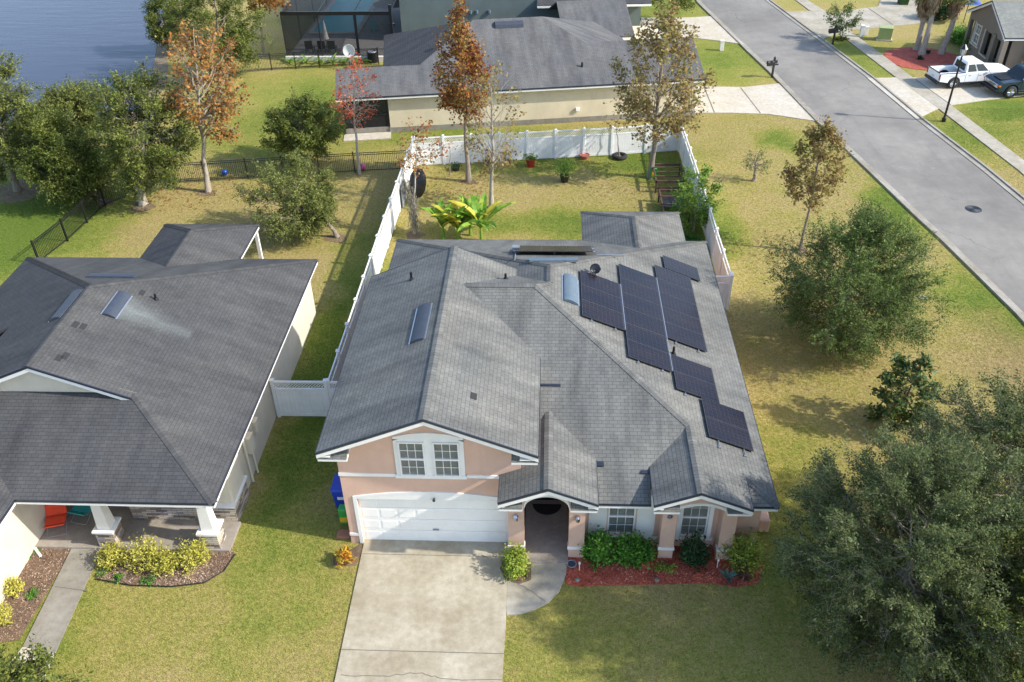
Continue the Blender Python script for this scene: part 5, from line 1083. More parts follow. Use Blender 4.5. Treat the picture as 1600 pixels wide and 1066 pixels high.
# autumn sweetgums
ftree('sweetgum_tree', 'slim sweetgum with fading yellow and rust leaves beside the street, right of the white fence', (1250, 392), 1278, 40, 182, 330, trunk_r=.09, limbs=26, twigs=6, sprays=4, leaves=8, lsize=.15, spray=.4, lmat='leaf_brownish', bmat='bark_grey', bare=.12, seed=11, jit=.1, shape=1.5, aspect=.8)
ftree('young_tree', 'small pale green young tree with a short thick trunk between fence and street', (1178, 283), 1183, 18, 234, 270, trunk_r=.12, limbs=12, twigs=5, sprays=3, leaves=6, lsize=.10, spray=.3, lmat='leaf_oak_pale', seed=12, bare=.2, jit=.08)
ftree('sweetgum_tree', 'tall sweetgum with thinning brown-green leaves in the right corner of the back yard', (1016, 278), 1033, 72, 2, 232, trunk_r=.17, limbs=38, twigs=7, sprays=4, leaves=8, lsize=.17, spray=.5, lmat='leaf_brownish', bmat='bark_grey', bare=.12, seed=13, jit=.13, shape=1.35, aspect=.8, upward=.8)
ftree('sweetgum_tree', 'half-bare sweetgum with pale branches and yellow leaf tips, right of the rust-red tree', (768, 325), 772, 38, 98, 290, trunk_r=.13, limbs=30, twigs=6, sprays=3, leaves=5, lsize=.15, spray=.5, lmat='leaf_brownish', bmat='bark_pale', bare=.45, seed=14, jit=.12, upward=1.3, aspect=.8)
ftree('sweetgum_tree', 'tall narrow rust-red sweetgum in the back yard in front of the beige house', (732, 284), 722, 38, 4, 208, trunk_r=.15, limbs=36, twigs=7, sprays=4, leaves=9, lsize=.15, spray=.45, lmat='leaf_rust', bmat='bark_grey', bare=.04, seed=15, jit=.12, shape=1.3, aspect=.8, upward=.8, rough=.55)
ftree('young_tree', 'thin young tree with sparse brown leaves and hanging moss by the left white fence', (648, 365), 655, 35, 190, 268, trunk_r=.075, limbs=16, twigs=5, sprays=3, leaves=5, lsize=.12, spray=.4, lmat='leaf_rust', bmat='bark_pale', bare=.35, seed=16, jit=.1, aspect=.8)
ftree('maple_tree', 'slender tree with bright red leaves and bare pale twigs against the beige house roof', (562, 272), 556, 33, 88, 205, trunk_r=.10, limbs=26, twigs=5, sprays=3, leaves=6, lsize=.14, spray=.4, lmat='leaf_red', bmat='bark_pale', bare=.5, seed=17, jit=.12, upward=1.0, aspect=.7)
ftree('sweetgum_tree', 'orange autumn sweetgum with pale bare limbs behind the black metal fence', (325, 300), 322, 58, 32, 225, trunk_r=.16, limbs=36, twigs=7, sprays=4, leaves=8, lsize=.17, spray=.5, lmat='leaf_orange', bmat='bark_pale', bare=.3, seed=18, jit=.13, upward=.9, aspect=.8)
# oaks by the lake, left
O = dict(rough=.58, top=.5, limb_r=.7, trunk_r=.2, limbs=30, twigs=13, sprays=7, leaves=16, lsize=.14, spray=.6, jit=.08, aspect=.45, group='oaks between the lake and the cream house')
ftree('oak_tree', 'green oak with a pale forked trunk just left of the orange sweetgum', (222, 322), 222, 72, 95, 312, seed=21, lmat='leaf_oak', bmat='bark_pale', trunks=2, **O)
ftree('oak_tree', 'bushy oak with low branches over the black fence, second from the left edge', (160, 318), 92, 62, 168, 325, seed=22, lmat='leaf_oak', **O)
ftree('oak_tree', 'big oak cut by the left edge of the photo beside the lake', (28, 298), 2, 62, 66, 286, seed=23, lmat='leaf_oak_pale', **O)
ftree('oak_tree', 'pale green oak crown against the lake behind the two left oaks', (120, 262), 112, 50, 118, 262, seed=24, lmat='leaf_oak_pale', **O)
ftree('oak_tree', 'dense green oak touching the pool cage beyond the orange sweetgum', (345, 128), 345, 72, -62, 118, seed=25, lmat='leaf_oak', **O)
ftree('oak_tree', 'dark shrubby oak leaning over the lake bank, top left', (262, 85), 262, 30, -20, 80, seed=26, lmat='leaf_oak', **{**O, 'limbs': 20})
ftree('sweetgum_tree', 'orange topped tree at the upper edge between the dense oak and the pool cage', (412, 85), 412, 34, -90, 26, trunk_r=.12, limbs=22, twigs=7, sprays=4, leaves=9, lsize=.18, spray=.45, lmat='leaf_orange', seed=27, jit=.12, aspect=.8)
ftree('oak_tree', 'small round oak in the side yard with a leaning trunk near the white fence', (527, 371), 455, 80, 238, 372, trunk_r=.12, rough=.55, limbs=30, twigs=14, sprays=7, leaves=13, lsize=.11, spray=.45, top=.5, limb_r=.7, lmat='leaf_oak_pale', seed=28, jit=.06, aspect=.45)
ftree('oak_tree', 'small round oak on the far side of the black fence, left of the red-leaved tree', (470, 262), 472, 62, 145, 248, trunk_r=.12, rough=.55, limbs=28, twigs=13, sprays=7, leaves=12, lsize=.14, spray=.45, top=.5, limb_r=.7, lmat='leaf_oak', seed=29, jit=.07, aspect=.45)
# yard plants
ftree('citrus_tree', 'bright green citrus tree against the right white fence behind the pink house', (1084, 362), 1088, 36, 262, 355, trunk_r=.06, limbs=22, twigs=7, sprays=4, leaves=9, lsize=.13, spray=.3, lmat='leaf_citrus', seed=31, jit=.08, aspect=.5)
ftree('young_tree', 'small oak by the mailbox on the verge across the street', (1315, 62), 1317, 27, 8, 48, trunk_r=.06, limbs=16, twigs=6, sprays=4, leaves=7, lsize=.15, spray=.35, lmat='leaf_oak_blue', seed=32, jit=.08)
ftree('oak_tree', 'dark leafy tree crown at the top edge above the beige house drive', (1050, 40), 1050, 58, -70, 14, trunk_r=.14, limbs=22, twigs=8, sprays=5, leaves=9, lsize=.18, spray=.5, lmat='leaf_oak', seed=33, jit=.1)
tree('pear_tree', 'broad-leaved green tree top cut by the bottom left corner', (-14.3, 12.6), (-14.4, 12.4, 2.0), (2.8, 1.3, 1.2), trunk_r=.08, limbs=40, twigs=9, sprays=5, leaves=12, lsize=.11, spray=.25, lmat='leaf_oak', seed=34, jit=.08, aspect=.5, bare=.05)
def litter(name, label, px, py, r, n, mat):
    c = G(px, py); a = rng.uniform(0, 6.283, n); q = r*np.sqrt(rng.random(n))*rng.uniform(.5, 1.3, n); quads(name, np.stack([c.x-1+q*np.cos(a), c.y+q*np.sin(a)*.8, rng.uniform(.03, .07, n)], 1), rng.normal(0, .3, (n, 3))+[0, 0, 1], .11, .7, mat, None, label, 'stuff')
litter('fallen_leaves', 'fallen rust leaves on the grass round the rust-red tree', 732, 290, 3.2, 420, 'leaf_rust'); litter('fallen_leaves', 'fallen brown leaves round the right back yard tree', 1016, 285, 4, 380, 'leaf_brownish'); litter('fallen_leaves', 'fallen orange leaves below the orange sweetgum', 325, 300, 3.6, 420, 'leaf_orange'); litter('fallen_leaves', 'fallen brown leaves below the streetside sweetgum', 1250, 392, 3, 300, 'leaf_brownish')
# moss on the thin young tree and the black umbrella beside it
def moss(parent, pts, n, mat='leaf_moss'):
    P_ = []; D = []
    for (x, y, z, L) in pts:
        k = n; P_.append(np.stack([rng.normal(x, .11, k), rng.normal(y, .11, k), z-rng.random(k)*L], 1)); 
    P_ = np.concatenate(P_); quads('hanging_moss', P_, rng.normal(0, 1, (len(P_), 3))*[1, 1, .1], .22, .12, mat, parent, long=np.tile([0, 0, -1.], (len(P_), 1))+rng.normal(0, .12, (len(P_), 3)))
_r = [o for o in COL.objects if o.get('label', '').startswith('thin young tree')][0]
moss(_r, [(-.05, 0, 2.7, 2.3), (.12, -.1, 2.3, 2.0), (0, .1, 1.8, 1.7), (-.25, 0, 3.0, .9)], 330)

def shrub(name, label, base, r, h, mat, n=900, lsize=.08, group=None, seed=1, aspect=.5, stems=9, upright=.0, z0=0.0, cat='shrub', parts=('stems', 'foliage')):
    R = np.random.default_rng(seed); root = thing(name, label, cat, (base[0], base[1], z0), 0, group); rx, ry = (r if isinstance(r, tuple) else (r, r)); segs = []; P_ = []; D = []
    ns = max(18, n//26)
    for k in range(ns):
        ct = R.random()**.6; az = R.uniform(0, 6.283); st = math.sqrt(1-ct*ct); e = R.uniform(.72, 1.08); d = np.array([math.cos(az)*st*rx, math.sin(az)*st*ry, .12*h+ct*h*.88])*[e, e, e]
        s = np.array([R.normal(0, .06), R.normal(0, .06), 0.02]); segs.append((s, .014, d*.55+s, .01)); segs.append((d*.55+s, .01, d, .004)); m = max(3, n//ns); u = R.uniform(.45, 1.05, m)
        P_.append(s+np.outer(u, d-s)+R.normal(0, .055*(rx+h), (m, 3))*[1, 1, .8]); D.append(np.tile(unit(d*[1, 1, 1]+np.array([0, 0, upright])), (m, 1))+R.normal(0, .5, (m, 3)))
    P_ = np.concatenate(P_); D = np.concatenate(D); P_[:, 2] = np.maximum(P_[:, 2], .04)
    tubes(segs, parts[0], 'bark_dark', root, 4); quads(parts[1], P_, R.normal(0, .6, P_.shape)+np.array([0, 0, .9]), lsize*R.uniform(.6, 1.3, len(P_)), aspect, mat, root, long=D); return root
def sp(px, py): c = G(px, py); return (c.x, c.y)
GS = 'shrubs under the front windows'
shrub('shrub', 'bright green shrub beside the right entry pier', (1.75, 19.0), (.62, .5), 1.15, 'leaf_shrub', 2400, .12, GS, 41)
shrub('shrub', 'broad bright green shrub under the shuttered window', (2.85, 18.95), (.72, .55), 1.15, 'leaf_shrub', 2800, .12, GS, 42)
shrub('shrub', 'dark blue-green shrub in front of the arched window', (4.72, 18.95), (.52, .45), 1.2, 'leaf_darkshrub', 2000, .11, GS, 43)
shrub('shrub', 'yellow-green variegated shrub at the right corner of the pink house', (6.25, 18.9), (.8, .6), 1.35, 'leaf_lime', 2000, .13, GS, 44, aspect=.3)
shrub('ground_plant', 'low light green weeds in the red mulch between two shrubs', (3.85, 18.65), (.45, .3), .25, 'leaf_lime', 500, .07, GS, 45)
shrub('shrub', 'lime and green shrub between the driveway and the entry walk', sp(806, 893), (.47, .6), 1.0, 'leaf_lime', 2400, .10, None, 46)
shrub('croton', 'orange and yellow croton at the left corner of the garage', sp(540, 879), (.36, .36), .55, 'leaf_croton', 420, .2, None, 47, aspect=.25, upright=.4)
YS = 'yellow shrubs in front of the neighbour porch'
for i, (px, py, r, h, lb) in enumerate(((180, 880, .42, .7, 'smaller yellow shrub at the left end of the porch bed, beside the walk'), (232, 885, .6, 1.05, 'tallest yellow shrub, second from the walk in the porch bed'), (266, 888, .4, .75, 'narrow yellow shrub, third from the walk in the porch bed'), (306, 882, .55, .95, 'yellow shrub in front of the right porch column'))):
    shrub('yellow_shrub', lb, sp(px, py), r*1.15, h*1.12, 'leaf_yellow', 1900, .085, YS, 50+i, upright=.5, aspect=.45)
shrub('yellow_shrub', 'round yellow shrub against the cream side wall near the left edge', sp(24, 925), .36, .6, 'leaf_yellow', 1300, .075, YS, 56); shrub('yellow_shrub', 'yellow shrub cut by the left edge of the photo', sp(-2, 975), .5, .75, 'leaf_yellow', 1500, .08, YS, 57)
for i, (px, py, lb) in enumerate(((163, 897, 'low green weeds at the walk side of the porch bed'), (188, 905, 'low green weeds below the smallest yellow shrub'), (233, 908, 'low green weeds at the front edge of the porch bed'), (50, 862, 'green weeds at the top of the narrow bed by the wall'), (52, 930, 'green weeds halfway down the narrow bed'))): shrub('weed_clump', lb, sp(px, py), .28, .16, 'leaf_shrub', 260, .07, 'weeds in the neighbour beds', 60+i)
# agave, bromeliad, bananas
def blades(name, label, base, n, L, w_, mat, rise=.7, droop=.5, seed=1, z0=0.0, mat2=None, group=None, cat='plant', stem=0.0, curl=1.0):
    R = np.random.default_rng(seed); root = thing(name, label, cat, (base[0], base[1], z0), 0, group); ms = [MB(), MB()]
    for k in range(n):
        az = k*2.4+R.normal(0, .3); l = L*R.uniform(.7, 1.1); d = Vector((math.cos(az), math.sin(az), 0)); s = d.cross(Vector((0, 0, 1))); p = Vector((0, 0, stem)); el = math.radians(R.uniform(35, 80))*rise; m_ = ms[1] if (mat2 and R.random() < .2) else ms[0]
        K = 8; prev = None
        for i in range(K+1):
            t = i/K; ww = w_*math.sin(math.pi*min(1, .12+t*.86))**.8*(.5 if t < .12 else 1); a = p+s*ww*.5+Vector((0, 0, ww*.22)); b2 = p-s*ww*.5+Vector((0, 0, ww*.22)); cur = (a, p.copy(), b2)
            if prev: m_.face([prev[0], cur[0], cur[1], prev[1]]); m_.face([prev[1], cur[1], cur[2], prev[2]])
            prev = cur; e = el-droop*curl*t*1.8; p = p+(d*math.cos(e)+Vector((0, 0, math.sin(e))))*l/K
    ms[0].build('leaf', mat, root, world=False)
    if mat2 and ms[1].v: ms[1].build('leaf', mat2, root, world=False, label='yellowing leaves')
    if stem: q = MB(); q.cyl((0, 0), .09, 0, stem+.1, 8, r2=.06); q.build('stem', 'leaf_banana', root, world=False)
    return root
blades('agave', 'blue-green agave at the right end of the red mulch bed', sp(1137, 905), 13, .42, .09, 'leaf_agave', .8, .3, 71)
blades('bromeliad', 'dark bromeliad clump beside the agave', sp(1163, 903), 26, .32, .05, 'leaf_bromeliad', .8, .6, 72)
BN = 'banana plants behind the pink house'
for i, (px, py, L, n, lb) in enumerate(((693, 378, 1.6, 9, 'leftmost banana plant by the rear eave of the pink house'), (716, 380, 1.9, 10, 'middle banana plant by the rear eave of the pink house'), (752, 380, 2.1, 12, 'tallest banana plant at the right of the clump with yellow lower leaves'), (735, 372, 1.7, 8, 'small banana plant tucked between the two larger ones'))):
    blades('banana_plant', lb, sp(px, py-4), n+2, L*1.1, .44, 'leaf_banana', 1.1, .55, 80+i, mat2='leaf_banana_yellow', group=BN, stem=.7)
for i, (x, lb) in enumerate(((-20.3, 'small palm plant at the left end of the pool cage wall'), (-19.0, 'second palm plant from the left along the pool cage wall'), (-18.0, 'bright palm plant in the middle of the pool cage wall'), (-16.9, 'fourth palm plant from the left along the pool cage wall'), (-15.9, 'palm plant behind the red-leaved tree at the pool cage wall'), (-14.8, 'rightmost palm plant at the pool cage wall'))): blades('palm_plant', lb, (x, 67.3), 9, .95, .16, 'leaf_banana', .9, .7, 90+i, group='palm plants along the pool cage')
# palms across the street
def palm(label, bpx, toppx, seed):
    b = G(*bpx); T = Yp(toppx[0], toppx[1], b.y); R = np.random.default_rng(seed); root = thing('palm_tree', label, 'palm tree', (b.x, b.y, 0), 0, 'palms in the round red bed'); t_ = Vector((T.x-b.x, 0, T.z)); m = MB(); pts = []; K = 10
    rings = []
    for i in range(K+1):
        u = i/K; p = Vector((t_.x*u+.12*math.sin(u*3), 0, t_.z*u)); q = .23*(1-u*.35)+(.08 if i == 0 else 0); rings.append([(p.x+q*math.cos(a), p.y+q*math.sin(a), p.z) for a in [j*math.pi/5 for j in range(10)]])
    m.loft(rings); m.build('trunk', 'bark_palm', root, world=False)
    # boots and hanging dead skirt
    P_, D = [], []; n = 700; u = R.uniform(.66, 1.0, n); az = R.uniform(0, 6.283, n); rr = .2+(u-.66)*2.0*R.random(n)**1.5; P_ = np.stack([t_.x*u+rr*np.cos(az), rr*np.sin(az), t_.z*u], 1)
    quads('dead_fronds', P_, np.stack([np.cos(az), np.sin(az), .3*np.ones(n)], 1)+R.normal(0, .3, (n, 3)), R.uniform(.3, .8, n), .13, 'leaf_frond_dead', root, long=np.stack([.35*np.cos(az), .35*np.sin(az), -np.ones(n)], 1)+R.normal(0, .3, (n, 3)))
    P_, Nn, D = [], [], []
    for k in range(30):
        a = R.uniform(0, 6.283); el = R.uniform(-.3, 1.3); d = np.array([math.cos(a)*math.cos(el), math.sin(a)*math.cos(el), math.sin(el)]); side = np.cross(d, [0, 0, 1.]); side /= np.linalg.norm(side)+1e-6; c_ = np.array([t_.x, 0, t_.z+.2])+d*R.uniform(.9, 1.3)
        for j in range(26): th_ = (j/25-.5)*3.4; l = d*math.cos(th_)+side*math.sin(th_)+np.array([0, 0, -.15]); P_.append(c_+l*.4); D.append(l); Nn.append(np.cross(l, side)+R.normal(0, .2, 3)+np.array([0, 0, .4]))
    quads('crown', np.array(P_), np.array(Nn), .8, .07, 'leaf_oak_blue', root, long=np.array(D)); return root
palm('left palm of the trio in the round red mulch bed', (1432, 78), (1446, -4), 101); palm('middle palm of the trio in the round red mulch bed', (1440, 85), (1463, -14), 102); palm('right leaning palm in the round red mulch bed beside the pickup', (1470, 84), (1500, -6), 103)
for i, (px, py, rx, ry, h, mt_, lb) in enumerate(((1466, 30, 1.5, 1.2, 1.7, 'leaf_darkshrub', 'dark rounded hedge between the palms and the drive'), (1502, 66, 1.4, 1.6, 1.3, 'leaf_shrub', 'bright green hedge left of the brown house porch'), (1524, 78, 1.3, 1.5, 1.2, 'leaf_shrub', 'bright green hedge behind the white pickup'), (1552, 92, .7, .7, .7, 'leaf_lime', 'small yellow-green bush before the brown house window'), (987, 48, .8, .9, 1.5, 'leaf_darkshrub', 'dark green bush at the corner of the beige house wing'))): shrub('hedge', lb, sp(px, py), (rx, ry), h, mt_, 2600 if i < 4 else 1500, .17 if i else .2, None, 110+i, cat='bush')
for px, py, i in ((1437, 90, 1), (1448, 80, 2)): shrub('ground_plant', ('low plant at the foot of the middle palm', 'low plant between the palm trunks')[i-1], sp(px, py+3), .3, .25, 'leaf_darkshrub', 300, .12, None, 120+i)
shrub('ground_cover', 'dense low green plants under the citrus tree by the fence', (7.3, 39.2), (.65, 1.6), .25, 'leaf_shrub', 2600, .1, None, 130)
shrub('ground_plant', 'low plants round the young oak by the far mailbox', sp(1315, 63), (.7, .6), .3, 'leaf_oak', 700, .12, None, 131)
# ------------------------------------------------------------------ yard things
plain('pot_red', (.34, .03, .02), .4); plain('pot_terracotta', (.36, .12, .08), .7); plain('plastic_black', (.015, .015, .017), .5); plain('bin_blue', (.015, .05, .42), .4, .1, 3); plain('bag_green', (.03, .32, .06), .4, .1); plain('bag_yellow', (.7, .42, .03), .45)
plain('ball_pink', (.72, .12, .30), .35, .05); plain('ball_blue', (.01, .07, .35), .35); plain('wood_brown', (.10, .05, .035), .8, .2); plain('paint_white', (.78, .79, .80), .25, .02, 2, bmp=0); plain('paint_blue', (.035, .06, .085), .18, .08, 2, metal=.4, bmp=0)
plain('tail_red', (.42, .01, .01), .3); plain('amber', (.6, .16, .02), .3); plain('lamp_clear', (.5, .5, .5), .1, .03); plain('box_green', (.30, .36, .14), .5, .1, 3); plain('brick_paver', (.34, .15, .09), .85)
def pot(name, label, px, py, r, h, mat, fol=None, fh=.5, seed=1, group=None):
    c = G(px, py); t_ = thing(name, label, 'flower pot', (c.x, c.y, 0), 0, group); m = MB(); m.cyl((0, 0), 0, 0, 0, 16, rings=[(0, r*.7), (h, r), (h, r*.88), (h*.85, r*.85)]); m.build('pot', mat, t_, world=False)
    m = MB(); m.cyl((0, 0), r*.85, h*.8, h*.84, 14); m.build('soil', 'soil', t_, world=False)
    if fol:
        R = np.random.default_rng(seed); n = int(350*fh/.5); P_ = R.normal(0, 1, (n, 3)); P_ /= np.linalg.norm(P_, axis=1)[:, None]; P_ *= (R.random((n, 1))**.4); P_ = P_*[r*1.5+fh*.25, r*1.5+fh*.25, fh*.5]+[0, 0, h+fh*.45]
        quads('plant', P_, R.normal(0, .7, (n, 3))+[0, 0, .8], .13, .4, fol, t_); tubes([(np.array([0, 0, h*.8]), .015, p*np.array([.6, .6, .9]), .005) for p in P_[:14]], 'stems', 'bark_dark', t_, 4)
    return t_
PG = 'pots along the back fence'
pot('flower_pot', 'red pot with a low green plant at the back fence, left of centre', 829, 260, .30, .5, 'pot_red', 'leaf_shrub', .25, 1, PG)
pot('flower_pot', 'shallow terracotta bowl at the back fence', 913, 248, .32, .26, 'pot_terracotta', None, group=PG)
pot('flower_pot', 'black pot with a bushy yellow-green plant in the back yard', 882, 284, .28, .42, 'plastic_black', 'leaf_citrus', 1.1, 3, PG)
pot('flower_pot', 'small black pot with stones near the rust-red tree', 712, 266, .27, .25, 'plastic_black', 'leaf_darkshrub', .2, 4, PG); pot('flower_pot', 'small black pot right of the half-bare sweetgum', 795, 258, .22, .22, 'plastic_black', 'leaf_darkshrub', .15, 5, PG)
pot('flower_pot', 'tiny black pot left of the half-bare sweetgum', 762, 258, .2, .28, 'plastic_black', 'leaf_darkshrub', .12, 6, PG)
c = G(968, 247); t_ = thing('tyre_planter', 'old black tyre ring around a thin leaning sapling by the back fence', 'planter', (c.x, c.y, 0)); m = MB(); m.torus((0, 0, .12), .34, .13); m.build('tyre', 'rubber', t_, world=False); m = MB(); m.cyl((0, 0), .28, 0, .1, 14); m.build('soil', 'soil', t_, world=False)
st = tree('sapling', 'thin leaning sapling growing out of the tyre by the back fence', (c.x, c.y), (c.x-.5, c.y+.2, 2.2), (.45, .4, .6), trunk_r=.045, limbs=7, twigs=3, sprays=2, leaves=4, lsize=.13, spray=.3, lmat='leaf_brownish', seed=140, bare=.3)
tree('sapling', 'thin leafless sapling at the back fence between the corner tree and the rust-red tree', (-5.9, 47.6), (-5.8, 47.6, 1.6), (.5, .4, .7), trunk_r=.03, limbs=8, twigs=3, sprays=2, leaves=3, lsize=.1, spray=.3, lmat='leaf_brownish', seed=141, bare=.5)
for px, py, mat, lb, r in ((567, 266, 'ball_pink', 'pink ball on the grass beside the red-leaved tree', .2), (352, 274, 'ball_blue', 'blue ball resting against the black metal fence', .19)):
    c = G(px, py); m = MB(); m.sphere((c.x, c.y, r), r, 18, 12); tag(m.build('ball', mat, smooth=True), lb, 'ball', 'balls on the grass')
# black garden umbrella lying open beside the mossy tree
c = G(655, 318); t_ = thing('umbrella', 'black umbrella tipped on its side by the mossy young tree', 'umbrella', (c.x, c.y, 0)); m = MB(); rings = []
for k in range(5):
    q = .02+.75*k/4; rings.append([(q*math.cos(a)*.62+.1*q*math.sin(a), .3*q*q-.1+.25*q*math.sin(a), 1.2+q*math.sin(a)*1.1) for a in [j*math.pi/6 for j in range(12)]])
m.loft(rings, cap=False); o = m.build('canopy', 'black_metal', t_, world=False); s_ = o.modifiers.new('s', 'SOLIDIFY'); s_.thickness = .012; m = MB(); m.tube([(.15, 0, 1.25), (-.5, 0, .9), (-.7, 0, .1)], .015); m.build('pole', 'dark_metal', t_, world=False)
c = G(640, 322); m = MB(); m.box(c.x-.35, c.x-.3, c.y-.3, c.y+.9, 0, 1.2); m.tube([(c.x-.3, c.y-.3, .1), (c.x-.3, c.y+.9, 1.1)], .03); tag(m.build('grey_board', 'grey_metal'), 'grey board leaning on the left white fence beside the umbrella', 'board')
# stacked brown bed frames / pergola parts in the corner
def frame_(label, x0, x1, y0, y1, h, bars, seed):
    t_ = thing('wooden_frame', label, 'wooden frame', ((x0+x1)/2, (y0+y1)/2, 0), 0, 'brown frames in the back yard corner'); m = MB()
    for x in (x0, x1-.08):
        for y in (y0, y1-.08): m.box(x, x+.08, y, y+.08, 0, h)
    m.build('leg', 'wood_brown', t_); m = MB(); m.box(x0, x1, y0, y0+.08, h-.12, h-.002); m.box(x0, x1, y1-.08, y1, h-.12, h-.002); m.box(x0+.005, x0+.075, y0, y1, h-.11, h-.01); m.box(x1-.075, x1-.005, y0, y1, h-.11, h-.01); m.build('rim', 'wood_brown', t_)
    m = MB()
    for k in range(1, bars): y = y0+(y1-y0)*k/bars; m.box(x0, x1, y-.045, y+.045, h-.005, h+.035)
    m.box(x0+.1, x1-.1, y0, y0+.05, .25, .33); m.build('slats', 'wood_brown', t_); return t_
frame_('slatted brown bench frame at the far corner of the back yard', 5.9, 7.55, 45.3, 47.6, .75, 4, 1); frame_('brown bench frame next to the citrus tree', 5.95, 7.35, 41.5, 44.2, .8, 3, 2)
m = MB(); m.box(6.1, 7.2, 42.4, 43.9, .55, .6); tag(m.build('black_tray', 'plastic_black'), 'black tray inside the brown frame next to the citrus tree', 'tray')
c = G(1020, 278); m = MB(); m.box(c.x-.22, c.x+.2, c.y-.18, c.y+.18, .0, .62); o = tag(m.build('potting_bag', 'bag_green', bevel=.06), 'green and yellow potting soil bag at the foot of the right sweetgum', 'soil bag'); 
m = MB(); m.box(c.x-.1, c.x+.12, c.y-.19, c.y-.183, .18, .5); m.build('print', 'bag_yellow', None) if False else m.build('printed_patch', 'bag_yellow', o, world=False).__setattr__('location', (-o.location.x, -o.location.y, -o.location.z))
t_ = thing('watering_pot', 'grey metal bucket on a stand behind the rear porch roof', 'bucket', (6.05, 40.0, 0)); m = MB(); m.cyl((0, 0), 0, 0, 0, 16, rings=[(.45, .2), (.8, .28), (.8, .24), (.6, .2)]); m.build('bucket', 'zinc', t_, world=False); m = MB(); m.box(-.25, .25, -.25, .25, 0, .45); m.build('stand', 'concrete_pale', t_, world=False); m = MB(); m.tube([(.05, 0, .7), (.2, .1, 1.1)], .05, 8, .03); m.build('spout', 'zinc', t_, world=False)
c = G(1100, 352); m = MB(); m.box(c.x-.9, c.x-.3, 38.6, 39.0, .0, .35); tag(m.build('storage_box', 'plastic_black', bevel=.03), 'dark low box beside the rear porch under the citrus tree', 'box')
# bins left of the garage
t_ = thing('wheeled_bin', 'blue wheeled bin against the left wall of the garage', 'bin', (-7.0, 21.2, 0)); m = MB(); m.loft([[(-.24, -.26, .08), (.24, -.26, .08), (.24, .26, .08), (-.24, .26, .08)], [(-.31, -.36, 1.0), (.31, -.36, 1.0), (.31, .36, 1.0), (-.31, .36, 1.0)]]); B_ = m.build('body', 'bin_blue', t_, world=False, bevel=.02)
m = MB(); m.loft([[(-.34, -.4, 1.0), (.34, -.4, 1.0), (.34, .4, 1.0), (-.34, .4, 1.0)], [(-.3, -.33, 1.09), (.3, -.33, 1.09), (.3, .36, 1.12), (-.3, .36, 1.12)]]); m.build('lid', 'bin_blue', t_, world=False, bevel=.015); m = MB(); m.tube([(-.25, .42, 1.0), (.25, .42, 1.0)], .02); m.build('handle', 'plastic_black', t_, world=False)
for s_ in (-.27, .27): m = MB(); m.torus((s_, .3, .12), .085, .035, 14, 6, 'x'); m.build('wheel', 'rubber', t_, world=False)
m = MB(); m.box(-.12, .12, -.372, -.35, .62, .74); m.build('sticker', 'paint_white', t_, world=False)
m = MB(); m.box(-7.0, -6.7, 20.25, 20.55, 0, .75); o = tag(m.build('soil_bag', 'bag_green', bevel=.06), 'green and yellow soil bag standing in front of the blue bin', 'soil bag'); m = MB(); m.box(-.12, .12, -.156, -.151, .15, .38); m.build('printed_patch', 'bag_yellow', o, world=False)
m = MB(); m.cyl((-6.95, 22.3), .22, 0, .85, 14); tag(m.build('dark_drum', 'plastic_black'), 'dark drum behind the blue bin', 'drum')
m = MB(); m.box(-7.0, -6.55, 19.65, 19.98, 0, .1); tag(m.build('paver_stack', 'brick_paver', bevel=.01), 'flat rust coloured pavers at the left corner of the garage', 'paver')
m = MB(); m.box(7.05, 7.42, 20.3, 20.9, .0, .55, .95); tag(m.build('utility_cover', 'stucco_pink', bevel=.05), 'pale pink utility box beside the right wall of the pink house', 'utility box')
# solar path stakes and valve lid in the red bed
c = G(893, 883); m = MB(); m.cyl((c.x, c.y), .17, .02, .06, 20); o = tag(m.build('valve_lid', 'vent_blue'), 'round grey-green lid in the red mulch by the walk', 'lid'); m = MB(); m.torus((0, 0, .04), .15, .02); m.build('rim', 'grey_metal', o, world=False)
for px, py, lb in ((905, 893, 'white marker stake in the red mulch by the entry pier'), (1120, 888, 'white marker stake in the red mulch below the right pier')):
    c = G(px, py); m = MB(); m.tube([(c.x, c.y, 0), (c.x, c.y, .42)], .014); m.box(c.x-.03, c.x+.03, c.y-.02, c.y+.02, .36, .44); tag(m.build('marker_stake', 'trim_white'), lb, 'stake')
for px, py, lb in ((902, 908, 'small grey stone in the red mulch by the walk'), (1026, 908, 'small grey stone in the red mulch below the middle pier')):
    c = G(px, py); m = MB(); m.sphere((c.x, c.y, .05), .09, 8, 6, .6); tag(m.build('stone', 'concrete_grey', smooth=True), lb, 'stone')
c = G(1443, 466); m = MB(); m.box(c.x-.22, c.x+.22, c.y-.14, c.y+.14, 0, .06); tag(m.build('meter_lid', 'concrete_pale', bevel=.01), 'pale concrete meter lid in the grass near the street', 'meter lid')
# mailboxes
def mailbox(label, px, py):
    c = G(px, py); t_ = thing('mailbox', label, 'mailbox', (c.x, c.y, 0), .3, 'black mailboxes along the street'); m = MB(); m.box(-.06, .06, -.06, .06, 0, 1.45); m.cyl((0, 0), .07, 1.45, 1.55, 4, r2=.01); m.box(-.55, .35, -.04, .04, .88, .97); m.build('post', 'plastic_black', t_, world=False)
    m = MB(); pr = [(.12*math.cos(a), .12*math.sin(a)) for a in [k*math.pi/8 for k in range(9)]]+[(-.12, -.15), (.12, -.15)]; m.loft([[(x, y, 1.13+z) for y, z in pr] for x in (-.55, -.05)]); B_ = m.build('box', 'plastic_black', t_, world=False); m = MB(); m.box(-.3, -.18, -.14, -.125, 1.15, 1.3); m.build('flag', 'plastic_black', B_, world=False)
    m = MB(); m.box(-.5, .3, .05, .12, .99, 1.2); m.build('newspaper_box', 'plastic_black', t_, world=False)
